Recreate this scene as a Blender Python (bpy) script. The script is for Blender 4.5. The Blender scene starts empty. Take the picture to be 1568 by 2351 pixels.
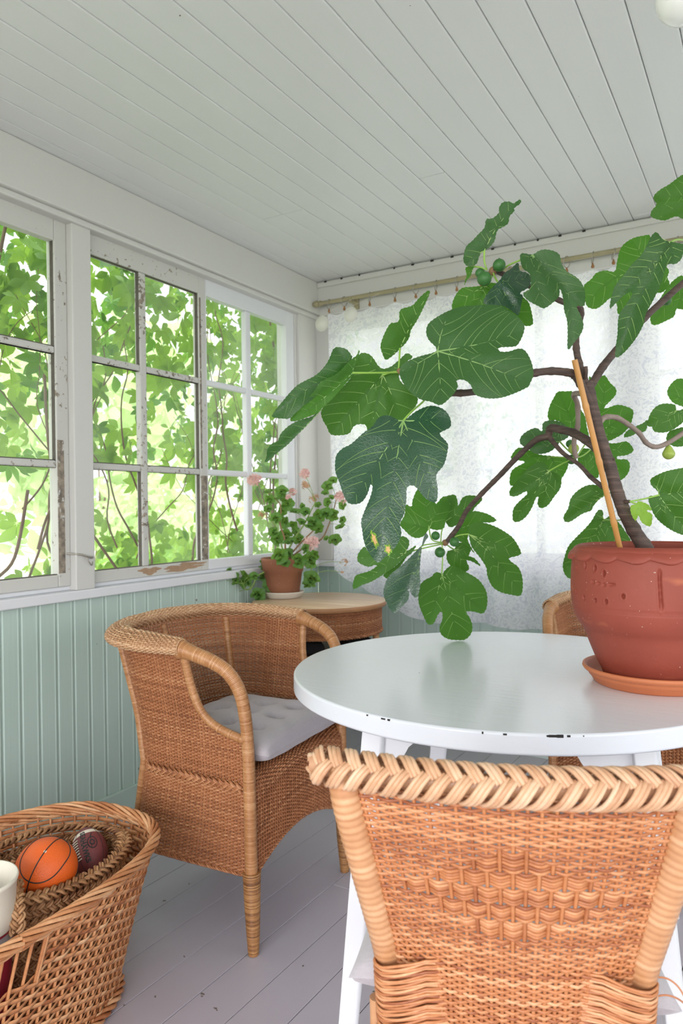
import bpy, bmesh, math, random
import numpy as np
from mathutils import Vector, Matrix
from mathutils.geometry import delaunay_2d_cdt
random.seed(7); np.random.seed(7)
SC = bpy.context.scene
COL = SC.collection
# ---------------------------------------------------------------- camera
CH = 1.17
YAW = math.radians(30.5); PIT = -0.006; ROLL = -0.0118; FPX = 1681.0
_a, _b = math.sin(YAW), math.cos(YAW)
F0 = np.array([-_a, _b, 0.0]); R0 = np.array([_b, _a, 0.0]); U0 = np.array([0, 0, 1.0])
FW = F0*math.cos(PIT)+U0*math.sin(PIT); V0 = U0*math.cos(PIT)-F0*math.sin(PIT)
RT = R0*math.cos(ROLL)+V0*math.sin(ROLL); UP = V0*math.cos(ROLL)-R0*math.sin(ROLL)
CAMP = np.array([0, 0, CH])
cam = bpy.data.cameras.new('camera'); camo = bpy.data.objects.new('camera', cam); COL.objects.link(camo)
camo.matrix_world = Matrix(((RT[0], UP[0], -FW[0], 0), (RT[1], UP[1], -FW[1], 0), (RT[2], UP[2], -FW[2], CH), (0, 0, 0, 1)))
cam.sensor_fit = 'VERTICAL'; cam.sensor_height = 36.0; cam.lens = FPX/2351*36
cam.clip_start = 0.02; cam.clip_end = 200
cam.dof.use_dof = True; cam.dof.focus_distance = 1.6; cam.dof.aperture_fstop = 6.3
SC.camera = camo
# ---------------------------------------------------------------- world and light
EXPOSURE = 0.62
SKY_DIM, SKY_BRIGHT = 1.2, 5.2
w = bpy.data.worlds.new('world'); SC.world = w; w.use_nodes = True
nt = w.node_tree; bg = nt.nodes['Background']
_tc = nt.nodes.new('ShaderNodeTexCoord'); _dp = nt.nodes.new('ShaderNodeVectorMath'); _dp.operation = 'DOT_PRODUCT'; _dp.inputs[1].default_value = (.30, -.72, .62)
nt.links.new(_tc.outputs['Generated'], _dp.inputs[0])           # thin overcast; brighter patch behind the camera added to lift the interior
_mr = nt.nodes.new('ShaderNodeMapRange'); _mr.interpolation_type = 'SMOOTHSTEP'; _mr.inputs[1].default_value = -.35; _mr.inputs[2].default_value = 1.0
_mr.inputs[3].default_value = SKY_DIM; _mr.inputs[4].default_value = SKY_BRIGHT
nt.links.new(_dp.outputs['Value'], _mr.inputs[0]); nt.links.new(_mr.outputs[0], bg.inputs[1]); bg.inputs[0].default_value = (0.985, 0.975, 1.0, 1)
SC.view_settings.view_transform = 'Standard'; SC.view_settings.look = 'None'
SC.view_settings.exposure = EXPOSURE; SC.view_settings.gamma = 1
SC.view_settings.use_curve_mapping = False
SC.cycles.use_denoising = True; SC.cycles.use_adaptive_sampling = True; SC.cycles.adaptive_threshold = 0.025
SC.cycles.max_bounces = 10; SC.cycles.diffuse_bounces = 6; SC.cycles.transparent_max_bounces = 16; SC.cycles.transmission_bounces = 8
SC.cycles.sample_clamp_indirect = 6.0
def portal(loc, rot, sx, sy):
    l = bpy.data.lights.new('daylight_portal', 'AREA'); l.shape = 'RECTANGLE'; l.size = sx; l.size_y = sy
    l.cycles.is_portal = True
    o = bpy.data.objects.new('daylight_portal', l); o.location = loc; o.rotation_euler = rot; COL.objects.link(o)
PI = math.pi
portal((-2.30, 0.9, 1.52), (0, -PI/2, 0), 1.25, 5.0)
portal((-0.1, 3.55, 1.5), (-PI/2, 0, 0), 4.2, 1.3)
portal((2.55, 0.9, 1.5), (0, PI/2, 0), 1.35, 5.0)
portal((0.0, -2.0, 1.4), (PI/2, 0, 0), 4.0, 1.9)
def at(x, y, d):                       # point at distance d along the view axis
    return CAMP + (FW + RT*(x-784)/FPX - UP*(y-1175.5)/FPX)*d
# ---------------------------------------------------------------- materials
def lin(h):
    h = h.lstrip('#'); r = [int(h[i:i+2], 16)/255 for i in (0, 2, 4)]
    return tuple((c/12.92 if c <= .04045 else ((c+.055)/1.055)**2.4) for c in r)+(1,)
class NT:
    def __init__(s, name):
        s.m = bpy.data.materials.new(name); s.m.use_nodes = True; s.t = s.m.node_tree; s.t.nodes.clear()
        s.out = s.n('ShaderNodeOutputMaterial')
    def n(s, typ, **kw):
        nd = s.t.nodes.new(typ)
        for k, v in kw.items():
            if k.startswith('i_'):
                key = k[2:]; key = int(key) if key.isdigit() else key.replace('_', ' ')
                nd.inputs[key].default_value = v
            else: setattr(nd, k, v)
        return nd
    def l(s, a, b): s.t.links.new(a, b)
    def coord(s, scale=(1, 1, 1), kind='Object'):
        tc = s.n('ShaderNodeTexCoord'); mp = s.n('ShaderNodeMapping'); mp.inputs['Scale'].default_value = scale
        s.l(tc.outputs[kind], mp.inputs['Vector']); return mp.outputs['Vector']
    def noise(s, vec, scale, detail=4, rough=.5, dist=0):
        nd = s.n('ShaderNodeTexNoise'); nd.inputs['Scale'].default_value = scale; nd.inputs['Detail'].default_value = detail
        nd.inputs['Roughness'].default_value = rough; nd.inputs['Distortion'].default_value = dist
        s.l(vec, nd.inputs['Vector']); return nd.outputs['Fac']
    def ramp(s, fac, stops):
        r = s.n('ShaderNodeValToRGB'); e = r.color_ramp.elements
        while len(e) < len(stops): e.new(.5)
        for el, (p, c) in zip(e, stops): el.position = p; el.color = c
        s.l(fac, r.inputs['Fac']); return r.outputs['Color']
    def mix(s, fac, a, b, mode='MIX'):
        m = s.n('ShaderNodeMix', data_type='RGBA', blend_type=mode)
        for sock, v in ((m.inputs[0], fac), (m.inputs[6], a), (m.inputs[7], b)):
            if hasattr(v, 'is_output'): s.l(v, sock)
            else: sock.default_value = v
        return m.outputs[2]
    def math(s, op, a, b=0.0):
        m = s.n('ShaderNodeMath', operation=op)
        for sock, v in ((m.inputs[0], a), (m.inputs[1], b)):
            if hasattr(v, 'is_output'): s.l(v, sock)
            else: sock.default_value = v
        return m.outputs[0]
    def bsdf(s, col, rough=.5, bump=None, bs=.2, bd=.01, **kw):
        b = s.n('ShaderNodeBsdfPrincipled')
        for k, v in kw.items(): b.inputs[k.replace('_', ' ')].default_value = v
        if hasattr(col, 'is_output'): s.l(col, b.inputs['Base Color'])
        else: b.inputs['Base Color'].default_value = col
        if hasattr(rough, 'is_output'): s.l(rough, b.inputs['Roughness'])
        else: b.inputs['Roughness'].default_value = rough
        if bump is not None:
            bp = s.n('ShaderNodeBump'); bp.inputs['Strength'].default_value = bs; bp.inputs['Distance'].default_value = bd
            s.l(bump, bp.inputs['Height']); s.l(bp.outputs[0], b.inputs['Normal'])
        return b.outputs[0]
    def done(s, sh): s.l(sh, s.out.inputs['Surface']); return s.m
BLACK = (0, 0, 0, 1); WHITE = (1, 1, 1, 1)
def g(v): return (v, v, v, 1)
def paint(name, col, rough=.45, grain=(30, 30, 2), spots=True, var=.06, chip=.75):
    t = NT(name); v = t.coord(grain); n = t.noise(v, 3, 5)
    v2 = t.coord(); n2 = t.noise(v2, 2.2, 3)
    c = t.mix(t.math('MULTIPLY', n, var*2), col, tuple(x*.82 for x in col[:3])+(1,))
    c = t.mix(t.math('MULTIPLY', n2, var*2), c, tuple(x*.88 for x in col[:3])+(1,))
    if spots:
        sp = t.noise(v2, 34, 2); f = t.ramp(sp, [(chip, BLACK), (chip+.015, WHITE)])
        c = t.mix(f, c, (.16, .13, .11, 1))
    return t.done(t.bsdf(c, rough, n, .12, .004))
def old_paint(name, amount):
    t = NT(name); v = t.coord((22, 22, 22)); n = t.noise(v, 2.4, 8, .65); v2 = t.coord(); n2 = t.noise(v2, 5, 3)
    m = t.math('ADD', n, t.math('MULTIPLY', n2, .45))
    f = t.ramp(m, [(amount, BLACK), (amount+.02, WHITE)])
    wood = t.ramp(t.noise(t.coord((40, 40, 40)), 1.2, 5), [(.3, lin('#5d554e')), (.7, lin('#a39685'))])
    c = t.mix(f, lin('#c4c3bf'), wood)
    return t.done(t.bsdf(c, .6, t.math('SUBTRACT', 1.0, f), .35, .003))
def attr_mat(name, c1, c2, c3, rough=.5, streak=220, spec=.4, coat=0, dark=None):
    t = NT(name); at_ = t.n('ShaderNodeAttribute', attribute_name='tone')
    v = t.coord(); n = t.noise(v, streak, 3); big = t.noise(v, 7, 2)
    f = t.math('ADD', t.math('MULTIPLY', at_.outputs['Fac'], .65), t.math('MULTIPLY', n, .35))
    c = t.ramp(f, [(.15, c1), (.5, c2), (.85, c3)])
    c = t.mix(t.ramp(big, [(.45, BLACK), (.75, g(.35))]), c, dark or c1)
    return t.done(t.bsdf(c, rough, n, .1, .001, Specular_IOR_Level=spec, Coat_Weight=coat))
M = {}
M['ceiling'] = paint('ceiling_paint', lin('#dedfe0'), .38, (30, 1.5, 30), True, .05, .80)
M['white'] = paint('white_paint', lin('#dadbe0'), .35, (20, 20, 20), False, .05)
M['trim'] = paint('trim_paint', lin('#cbcac7'), .4, (20, 20, 20), False, .05)
M['tabletop'] = paint('table_paint', lin('#dde0e8'), .22, (3, 25, 25), True, .05, .80)
M['base'] = paint('baseboard_paint', lin('#c9d5d0'), .4, (3, 30, 30), False, .08)
M['green'] = paint('green_paint', lin('#b5c9c1'), .4, (30, 30, 1.5), True, .08, .78)
M['floor'] = paint('floor_paint', lin('#b7b1bb'), .33, (25, 1.5, 25), True, .10, .745)
M['peel'] = old_paint('peeling_paint', .865); M['peel2'] = old_paint('badly_peeling_paint', .80); M['bare'] = old_paint('mostly_bare_wood', .60)
M['dark'] = NT('dark_gap').m
_t = NT('dark'); M['dark'] = _t.done(_t.bsdf((.02, .018, .016, 1), .8))
M['wicker'] = attr_mat('honey_wicker', lin('#7a482b'), lin('#a96e47'), lin('#c8946a'), .42, 160)
M['wicker_rim'] = attr_mat('pale_wicker', lin('#875e43'), lin('#b88c66'), lin('#d8b692'), .42, 160)
M['wrap'] = attr_mat('rattan_wrapping', lin('#8d5a33'), lin('#b38053'), lin('#cda279'), .35, 120, .5)
M['legwrap'] = attr_mat('worn_leg_wrapping', lin('#6b4426'), lin('#a27244'), lin('#c0935f'), .4, 120, .5)
M['cane'] = attr_mat('light_cane', lin('#8f5030'), lin('#bb794c'), lin('#d8a47a'), .38, 120, .5, dark=lin('#a0603a'))
M['pole'] = attr_mat('rattan_pole', lin('#a87049'), lin('#c9966c'), lin('#dcb792'), .3, 60, .5, .2, dark=lin('#b27f57'))
M['plait'] = attr_mat('plaited_cane', lin('#a97655'), lin('#cda280'), lin('#e0c3a6'), .4, 90, .5, dark=lin('#b5855c'))
M['basket'] = attr_mat('willow_strip', lin('#9c5c35'), lin('#cb8e60'), lin('#e2b489'), .4, 120)
M['seagrass'] = attr_mat('seagrass', lin('#71492f'), lin('#a5764e'), lin('#cfa47a'), .6, 200)
def simple(name, col, rough=.5, nscale=0, amt=.15, bs=.1, **kw):
    t = NT(name)
    if nscale:
        n = t.noise(t.coord(), nscale, 5)
        c = t.mix(n, tuple(x*(1-amt) for x in col[:3])+(1,), tuple(min(1, x*(1+amt)) for x in col[:3])+(1,))
        return t.done(t.bsdf(c, rough, n, bs, .003, **kw))
    return t.done(t.bsdf(col, rough, **kw))
def terracotta(name, c1, c2, rough, patch):
    t = NT(name); v = t.coord(); n = t.noise(v, 9, 6); f = t.noise(v, 220, 3); p = t.noise(t.coord((1, 1, 2.2)), 6, 3)
    c = t.mix(n, c1, c2); c = t.mix(t.ramp(p, [(.64, BLACK), (.74, g(.7))]), c, patch)
    sp = t.ramp(t.noise(v, 160, 1), [(.76, BLACK), (.79, WHITE)]); c = t.mix(sp, c, (.55, .4, .33, 1))
    return t.done(t.bsdf(c, rough, t.math('ADD', f, n), .15, .002))
M['terra'] = terracotta('terracotta_red', lin('#83392b'), lin('#9d4a39'), .6, lin('#c4704a'))
M['terra_orange'] = terracotta('terracotta_orange', lin('#bf6c44'), lin('#cc7c52'), .5, lin('#c97a50'))
M['terra_old'] = terracotta('terracotta_weathered', lin('#7a4a3a'), lin('#94603f'), .75, lin('#b09468'))
M['soil'] = simple('soil', lin('#3a2c24'), .95, 60, .5, .8)
M['bark'] = None
def bark():
    t = NT('fig_bark'); v = t.coord((1, 1, 14)); n = t.noise(v, 9, 5); n2 = t.noise(t.coord(), 30, 3)
    c = t.ramp(n, [(.3, lin('#3a2d28')), (.6, lin('#594740')), (.85, lin('#7c6a5d'))])
    return t.done(t.bsdf(c, .65, t.math('ADD', n, n2), .6, .004))
M['bark'] = bark()
M['bark_grey'] = simple('grey_twig', lin('#8c7a72'), .6, 40, .35, .6)
M['bamboo'] = simple('bamboo', lin('#c08a4c'), .35, 20, .15)
def leafmat(name, c1, c2, back, trans, rough, tmix=.3, blemish=False, spec=.5):
    t = NT(name); v = t.coord(); n = t.noise(v, 14, 4); vo = t.n('ShaderNodeTexVoronoi', feature='DISTANCE_TO_EDGE'); vo.inputs['Scale'].default_value = 170
    t.l(v, vo.inputs['Vector'])
    c = t.mix(n, c1, c2)
    ve = t.ramp(vo.outputs['Distance'], [(.0, g(.30)), (.08, BLACK)]); c = t.mix(ve, c, back)
    sh = t.bsdf(c, rough, t.math('ADD', n, t.math('MULTIPLY', t.math('MINIMUM', vo.outputs['Distance'], .12), 3.0)), .35, .002, Specular_IOR_Level=spec)
    tr = t.n('ShaderNodeBsdfTranslucent'); tr.inputs[0].default_value = trans
    mx = t.n('ShaderNodeMixShader'); mx.inputs[0].default_value = tmix
    t.l(sh, mx.inputs[1]); t.l(tr.outputs[0], mx.inputs[2]); return t.done(mx.outputs[0])
M['leaf_top'] = leafmat('fig_leaf_upper', lin('#2b4c24'), lin('#365c29'), lin('#456f33'), lin('#4f9c28'), .42, .22)
M['leaf_blue'] = leafmat('fig_leaf_sky_sheen', lin('#213f2c'), lin('#2b4f38'), lin('#3f6a4c'), lin('#4a8a30'), .30, .14, spec=.7)  # glossier upper side; bluish sheen of the sky is put into its colour
M['leaf_under'] = leafmat('fig_leaf_underside', lin('#3a6823'), lin('#467628'), lin('#638f40'), lin('#558f20'), .55, .40)
M['leaf_lit'] = leafmat('fig_leaf_backlit', lin('#3d7022'), lin('#4a7f28'), lin('#6a9840'), lin('#5c9c22'), .55, .50)  # underside copy with the light from behind put into its brighter colour
M['leaf_pale'] = leafmat('young_leaf', lin('#8ab83c'), lin('#9cc84a'), lin('#b4d870'), lin('#a5e040'), .5, .45)
M['vein'] = simple('leaf_vein', lin('#a0c070'), .5); M['vein_dark'] = simple('leaf_vein_pale', lin('#7d9f5c'), .5)
M['petiole'] = simple('leaf_stalk', lin('#8fb84e'), .45)
M['fig'] = simple('green_fig_skin', lin('#34682c'), .45, 60, .2); M['fig_pale'] = simple('ripening_fig_skin', lin('#9aae4c'), .45, 60, .2)
M['blemish'] = simple('leaf_scorch', lin('#c9a36a'), .7, 300, .4)
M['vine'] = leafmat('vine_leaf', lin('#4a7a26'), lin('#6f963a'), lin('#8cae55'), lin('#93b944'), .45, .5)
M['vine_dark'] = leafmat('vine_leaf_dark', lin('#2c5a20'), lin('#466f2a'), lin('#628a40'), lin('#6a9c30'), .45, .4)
M['vine_pale'] = leafmat('garden_leaf_overexposed', lin('#96b078'), lin('#b2c690'), lin('#c8d8ac'), lin('#bed29a'), .5, .5)  # overexposed brightness of the garden is put into this pale leaf colour
M['ger'] = leafmat('geranium_leaf', lin('#37682a'), lin('#5f8f3a'), lin('#86ac5c'), lin('#8fb84a'), .45, .35)
M['petal'] = leafmat('pink_petal', lin('#e8bcb8'), lin('#f2d4cf'), lin('#f8e2de'), lin('#f2ccc6'), .6, .3)
M['petal_dry'] = leafmat('faded_petal', lin('#b98a68'), lin('#d8b090'), lin('#e8ccb4'), lin('#d8b090'), .7, .3)
M['stem'] = simple('green_stem', lin('#7e9a4a'), .5, 30, .3); M['stem_brown'] = simple('woody_stem', lin('#8a6a4a'), .6, 30, .3)
M['vine_stem'] = simple('vine_stem', lin('#6d4f3f'), .7, 20, .35)
def fabric(name, col):
    t = NT(name); v = t.coord(); w1 = t.noise(t.coord((500, 60, 500)), 1, 2); w2 = t.noise(t.coord((60, 500, 60)), 1, 2)
    n = t.math('ADD', w1, w2); c = t.mix(t.math('MULTIPLY', n, .5), tuple(x*.8 for x in col[:3])+(1,), tuple(min(1, x*1.15) for x in col[:3])+(1,))
    return t.done(t.bsdf(c, .9, n, .25, .001, Sheen_Weight=.3))
M['cushion'] = fabric('grey_linen', lin('#b5afb5'))
M['ivory'] = simple('ivory_glaze', lin('#d9d3c8'), .35, 12, .06)
M['brass'] = simple('rod_paint', lin('#9c9474'), .4, 20, .15); M['wood_bead'] = simple('wood_clip', lin('#96683c'), .5)
M['metal'] = simple('old_metal', lin('#a9a49c'), .45, 30, .2, Metallic=.7)
def tanwood():
    t = NT('birch_top'); n = t.noise(t.coord((2, 26, 26)), 1.5, 5)
    return t.done(t.bsdf(t.ramp(n, [(.3, lin('#bd9a7a')), (.7, lin('#d9bea2'))]), .35, n, .05, .002))
M['tanwood'] = tanwood(); M['edgewood'] = simple('brown_edge', lin('#a0714a'), .4, 14, .25)
def glass():
    t = NT('old_window_glass'); tr = t.n('ShaderNodeBsdfTransparent'); tr.inputs[0].default_value = (.97, .985, .975, 1)
    gl = t.n('ShaderNodeBsdfGlossy'); gl.inputs['Roughness'].default_value = .03
    df = t.n('ShaderNodeBsdfTranslucent'); df.inputs[0].default_value = (.9, .92, .92, 1)
    lw = t.n('ShaderNodeLayerWeight'); fr = t.math('ADD', t.math('MULTIPLY', t.math('POWER', lw.outputs['Facing'], 5.0), .7), .025); m = t.n('ShaderNodeMixShader'); t.l(fr, m.inputs[0]); t.l(tr.outputs[0], m.inputs[1]); t.l(gl.outputs[0], m.inputs[2])
    m2 = t.n('ShaderNodeMixShader'); v = t.coord(); t.l(t.ramp(t.noise(v, 3, 4), [(.45, g(.01)), (.75, g(.10))]), m2.inputs[0])
    t.l(m.outputs[0], m2.inputs[1]); t.l(df.outputs[0], m2.inputs[2]); return t.done(m2.outputs[0])
M['glass'] = glass()
def lace():
    t = NT('white_lace'); v = t.coord((1, .2, 1))
    vo = t.n('ShaderNodeTexVoronoi', feature='F1'); vo.inputs['Scale'].default_value = 26; t.l(v, vo.inputs['Vector'])
    w_ = t.noise(v, 27, 2, .5, 2.5); big = t.noise(v, 8, 2, .5, 1.5)
    pat = t.math('ADD', t.math('MULTIPLY', w_, .8), t.math('MULTIPLY', big, .6))
    f = t.ramp(pat, [(.58, g(.80)), (.64, g(.95)), (.72, g(.98)), (.80, g(.84))])
    tr = t.n('ShaderNodeBsdfTransparent'); tl = t.n('ShaderNodeBsdfTranslucent'); t.l(t.ramp(pat, [(.60, lin('#eceefa')), (.66, lin('#fbfbff')), (.76, lin('#f4f5ff')), (.82, lin('#d8dcf0'))]), tl.inputs[0])
    df = t.n('ShaderNodeBsdfDiffuse'); df.inputs[0].default_value = lin('#f2f2f8')
    a = t.n('ShaderNodeMixShader'); a.inputs[0].default_value = .5; t.l(tl.outputs[0], a.inputs[1]); t.l(df.outputs[0], a.inputs[2])
    m = t.n('ShaderNodeMixShader'); t.l(f, m.inputs[0]); t.l(tr.outputs[0], m.inputs[1]); t.l(a.outputs[0], m.inputs[2]); return t.done(m.outputs[0])
M['lace'] = lace()
def paperdisc():
    t = NT('pearly_paper'); tr = t.n('ShaderNodeBsdfTransparent'); df = t.n('ShaderNodeBsdfTranslucent'); df.inputs[0].default_value = lin('#f0efe6')
    d2 = t.n('ShaderNodeBsdfDiffuse'); d2.inputs[0].default_value = lin('#f0efe6'); a = t.n('ShaderNodeMixShader'); t.l(df.outputs[0], a.inputs[1]); t.l(d2.outputs[0], a.inputs[2])
    m = t.n('ShaderNodeMixShader'); m.inputs[0].default_value = .55; t.l(tr.outputs[0], m.inputs[1]); t.l(a.outputs[0], m.inputs[2]); return t.done(m.outputs[0])
M['disc'] = paperdisc()
def lamp_glass():
    t = NT('opal_glass'); s = t.bsdf(lin('#f4f4f2'), .15, Transmission_Weight=.0, Coat_Weight=.5); return t.done(s)
M['opal'] = lamp_glass()
def ballmat():
    t = NT('orange_rubber'); v = t.coord(); vo = t.n('ShaderNodeTexVoronoi'); vo.inputs['Scale'].default_value = 420; t.l(v, vo.inputs['Vector'])
    return t.done(t.bsdf(lin('#dd5f1c'), .45, vo.outputs['Distance'], .5, .001))
M['ball'] = ballmat(); M['black'] = simple('black_rubber', (.02, .02, .022, 1), .5); M['football'] = simple('maroon_leather', lin('#7b3a3c'), .5, 260, .25, .4)
M['cream'] = simple('cream_cord', lin('#e2d8c8'), .7); M['maroon'] = simple('maroon_enamel', lin('#86182f'), .4, 8, .15); M['grey'] = simple('grey_band', lin('#9a9696'), .4)
M['bucket'] = simple('ivory_enamel', lin('#d9d2c4'), .4, 14, .12); M['navy'] = simple('slate_plastic', lin('#4c5264'), .45)
M['darkcloth'] = simple('dark_cloth', lin('#1e1c1f'), .8, 30, .3)
M['putty'] = simple('dark_putty', lin('#57514b'), .8, 60, .4)
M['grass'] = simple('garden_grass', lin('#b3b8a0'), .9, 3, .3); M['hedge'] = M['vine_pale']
# ---------------------------------------------------------------- mesh helpers
def tag(o, label=None, cat=None, group=None, kind=None):
    if label: o['label'] = label
    if cat: o['category'] = cat
    if group: o['group'] = group
    if kind: o['kind'] = kind
    return o
def empty(name, loc=(0, 0, 0), rz=0, **kw):
    o = bpy.data.objects.new(name, None); o.location = loc; o.rotation_euler = (0, 0, rz); o.empty_display_size = .05
    COL.objects.link(o); tag(o, **kw); return o
class MB:
    def __init__(s): s.v = []; s.f = []; s.m = []; s.tone = []; s.n = 0; s.flat = []
    def add(s, V, Fc, mat=0, tone=None, smooth=True):
        V = np.asarray(V, float).reshape(-1, 3); k = len(V); Fc = np.asarray(Fc)
        s.v.append(V); s.f.append((Fc+s.n)); s.m.append(np.full(len(Fc), mat)); s.flat.append(np.full(len(Fc), smooth))
        if tone is None: tone = .5
        s.tone.append(np.broadcast_to(np.asarray(tone, float), (k,)).copy()); s.n += k
    def grid(s, P, mat=0, tone=None, closeu=False, closev=False, smooth=True, mask=None):
        P = np.asarray(P, float); a, b = P.shape[:2]; idx = np.arange(a*b).reshape(a, b)
        if closeu: idx = np.vstack([idx, idx[:1]])
        if closev: idx = np.hstack([idx, idx[:, :1]])
        Q = np.stack([idx[:-1, :-1], idx[1:, :-1], idx[1:, 1:], idx[:-1, 1:]], -1)
        if mask is not None: Q = Q[mask[:Q.shape[0], :Q.shape[1]]]
        if tone is not None and np.ndim(tone) > 0: tone = np.broadcast_to(tone, (a, b)).reshape(-1)
        s.add(P.reshape(-1, 3), Q.reshape(-1, 4), mat, tone, smooth)
    def box(s, lo, hi, mat=0, M4=None):
        x0, y0, z0 = lo; x1, y1, z1 = hi
        V = np.array([(x0, y0, z0), (x1, y0, z0), (x1, y1, z0), (x0, y1, z0), (x0, y0, z1), (x1, y0, z1), (x1, y1, z1), (x0, y1, z1)], float)
        if M4 is not None: V = V @ np.array(M4)[:3, :3].T + np.array(M4)[:3, 3]
        s.add(V, [(0, 3, 2, 1), (4, 5, 6, 7), (0, 1, 5, 4), (1, 2, 6, 5), (2, 3, 7, 6), (3, 0, 4, 7)], mat, smooth=False)
    def tube(s, pts, r, sides=8, mat=0, tone=None, caps=True, flat=1.0, nrm=None):
        P = np.asarray(pts, float); n = len(P); r = np.broadcast_to(np.asarray(r, float), (n,))
        T = np.gradient(P, axis=0); T /= np.linalg.norm(T, axis=1)[:, None]+1e-12
        if nrm is None:
            a = np.array([0, 0, 1.]) if abs(T[0][2]) < .9 else np.array([1., 0, 0]); N = np.zeros_like(P); c = a-T[0]*(a@T[0]); c /= np.linalg.norm(c)
            for i in range(n):
                c = c-T[i]*(c@T[i]); c /= np.linalg.norm(c)+1e-12; N[i] = c
        else:
            N = np.asarray(nrm, float); N = N-T*np.sum(N*T, 1)[:, None]; N /= np.linalg.norm(N, axis=1)[:, None]+1e-12
        B = np.cross(T, N); th = np.arange(sides)/sides*2*PI
        G = P[:, None]+r[:, None, None]*(N[:, None]*np.cos(th)[None, :, None]*flat+B[:, None]*np.sin(th)[None, :, None])
        if tone is not None and np.ndim(tone) == 1: tone = np.asarray(tone)[:, None]
        s.grid(G, mat, tone, closev=True)
        if caps:
            for e in (0, -1):
                base = s.n; tv = tone if np.ndim(tone) == 0 else None
                s.add(np.vstack([G[e], P[e][None]]), [(i, (i+1) % sides, sides) if e else ((i+1) % sides, i, sides) for i in range(sides)], mat, tv)
    def lathe(s, prof, c=(0, 0, 0), seg=48, mat=0, tone=None, smooth=True):
        prof = np.asarray(prof, float); th = np.arange(seg)/seg*2*PI
        G = np.stack([prof[:, 0][:, None]*np.cos(th)+c[0], prof[:, 0][:, None]*np.sin(th)+c[1], np.broadcast_to(prof[:, 1][:, None]+c[2], (len(prof), seg))], -1)
        s.grid(G, mat, tone, closev=True, smooth=smooth)
    def build(s, name, mats, parent=None, bevel=0, loc=None, fixn=False, **kw):
        me = bpy.data.meshes.new(name); V = np.vstack(s.v)
        if parent is not None and loc is None and kw.pop('world', False):
            V = V-np.array(parent.location)
        kw.pop('world', None)
        if loc is not None: V = V-np.array(loc)
        faces = []
        for F_ in s.f: faces.extend(F_.tolist())
        me.from_pydata(V.tolist(), [], faces); me.update()
        me.polygons.foreach_set('material_index', np.concatenate(s.m).astype(int)); me.polygons.foreach_set('use_smooth', np.concatenate(s.flat).astype(bool))
        a = me.attributes.new('tone', 'FLOAT', 'POINT'); a.data.foreach_set('value', np.concatenate(s.tone).astype(np.float32))
        for m_ in (mats if isinstance(mats, (list, tuple)) else [mats]): me.materials.append(M[m_] if isinstance(m_, str) else m_)
        if fixn:
            bm = bmesh.new(); bm.from_mesh(me); bmesh.ops.recalc_face_normals(bm, faces=bm.faces); bm.to_mesh(me); bm.free()
        o = bpy.data.objects.new(name, me); COL.objects.link(o)
        if parent is not None: o.parent = parent
        if loc is not None: o.location = loc
        if bevel:
            b = o.modifiers.new('bevel', 'BEVEL'); b.width = bevel; b.segments = 2; b.limit_method = 'ANGLE'; b.angle_limit = .6
        tag(o, **kw); return o
def dup(root, loc=None, rz=None, **kw):
    r = root.copy(); COL.objects.link(r)
    if loc is not None: r.location = loc
    if rz is not None: r.rotation_euler = (0, 0, rz)
    for ch in list(root.children):
        c = ch.copy(); COL.objects.link(c); c.parent = r
        for gch in list(ch.children):
            d = gch.copy(); COL.objects.link(d); d.parent = c
    tag(r, **kw); return r
def crom(P, n=8, closed=False):
    P = np.asarray(P, float); k = len(P); out = []
    rng = range(k) if closed else range(k-1)
    for i in rng:
        if closed: a, b, c, d = P[(i-1) % k], P[i], P[(i+1) % k], P[(i+2) % k]
        else: a, b, c, d = P[max(i-1, 0)], P[i], P[i+1], P[min(i+2, k-1)]
        for t in np.arange(n)/n:
            out.append(.5*((2*b)+(c-a)*t+(2*a-5*b+4*c-d)*t*t+(3*b-a-3*c+d)*t**3))
    if not closed: out.append(P[-1])
    return np.array(out)
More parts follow.
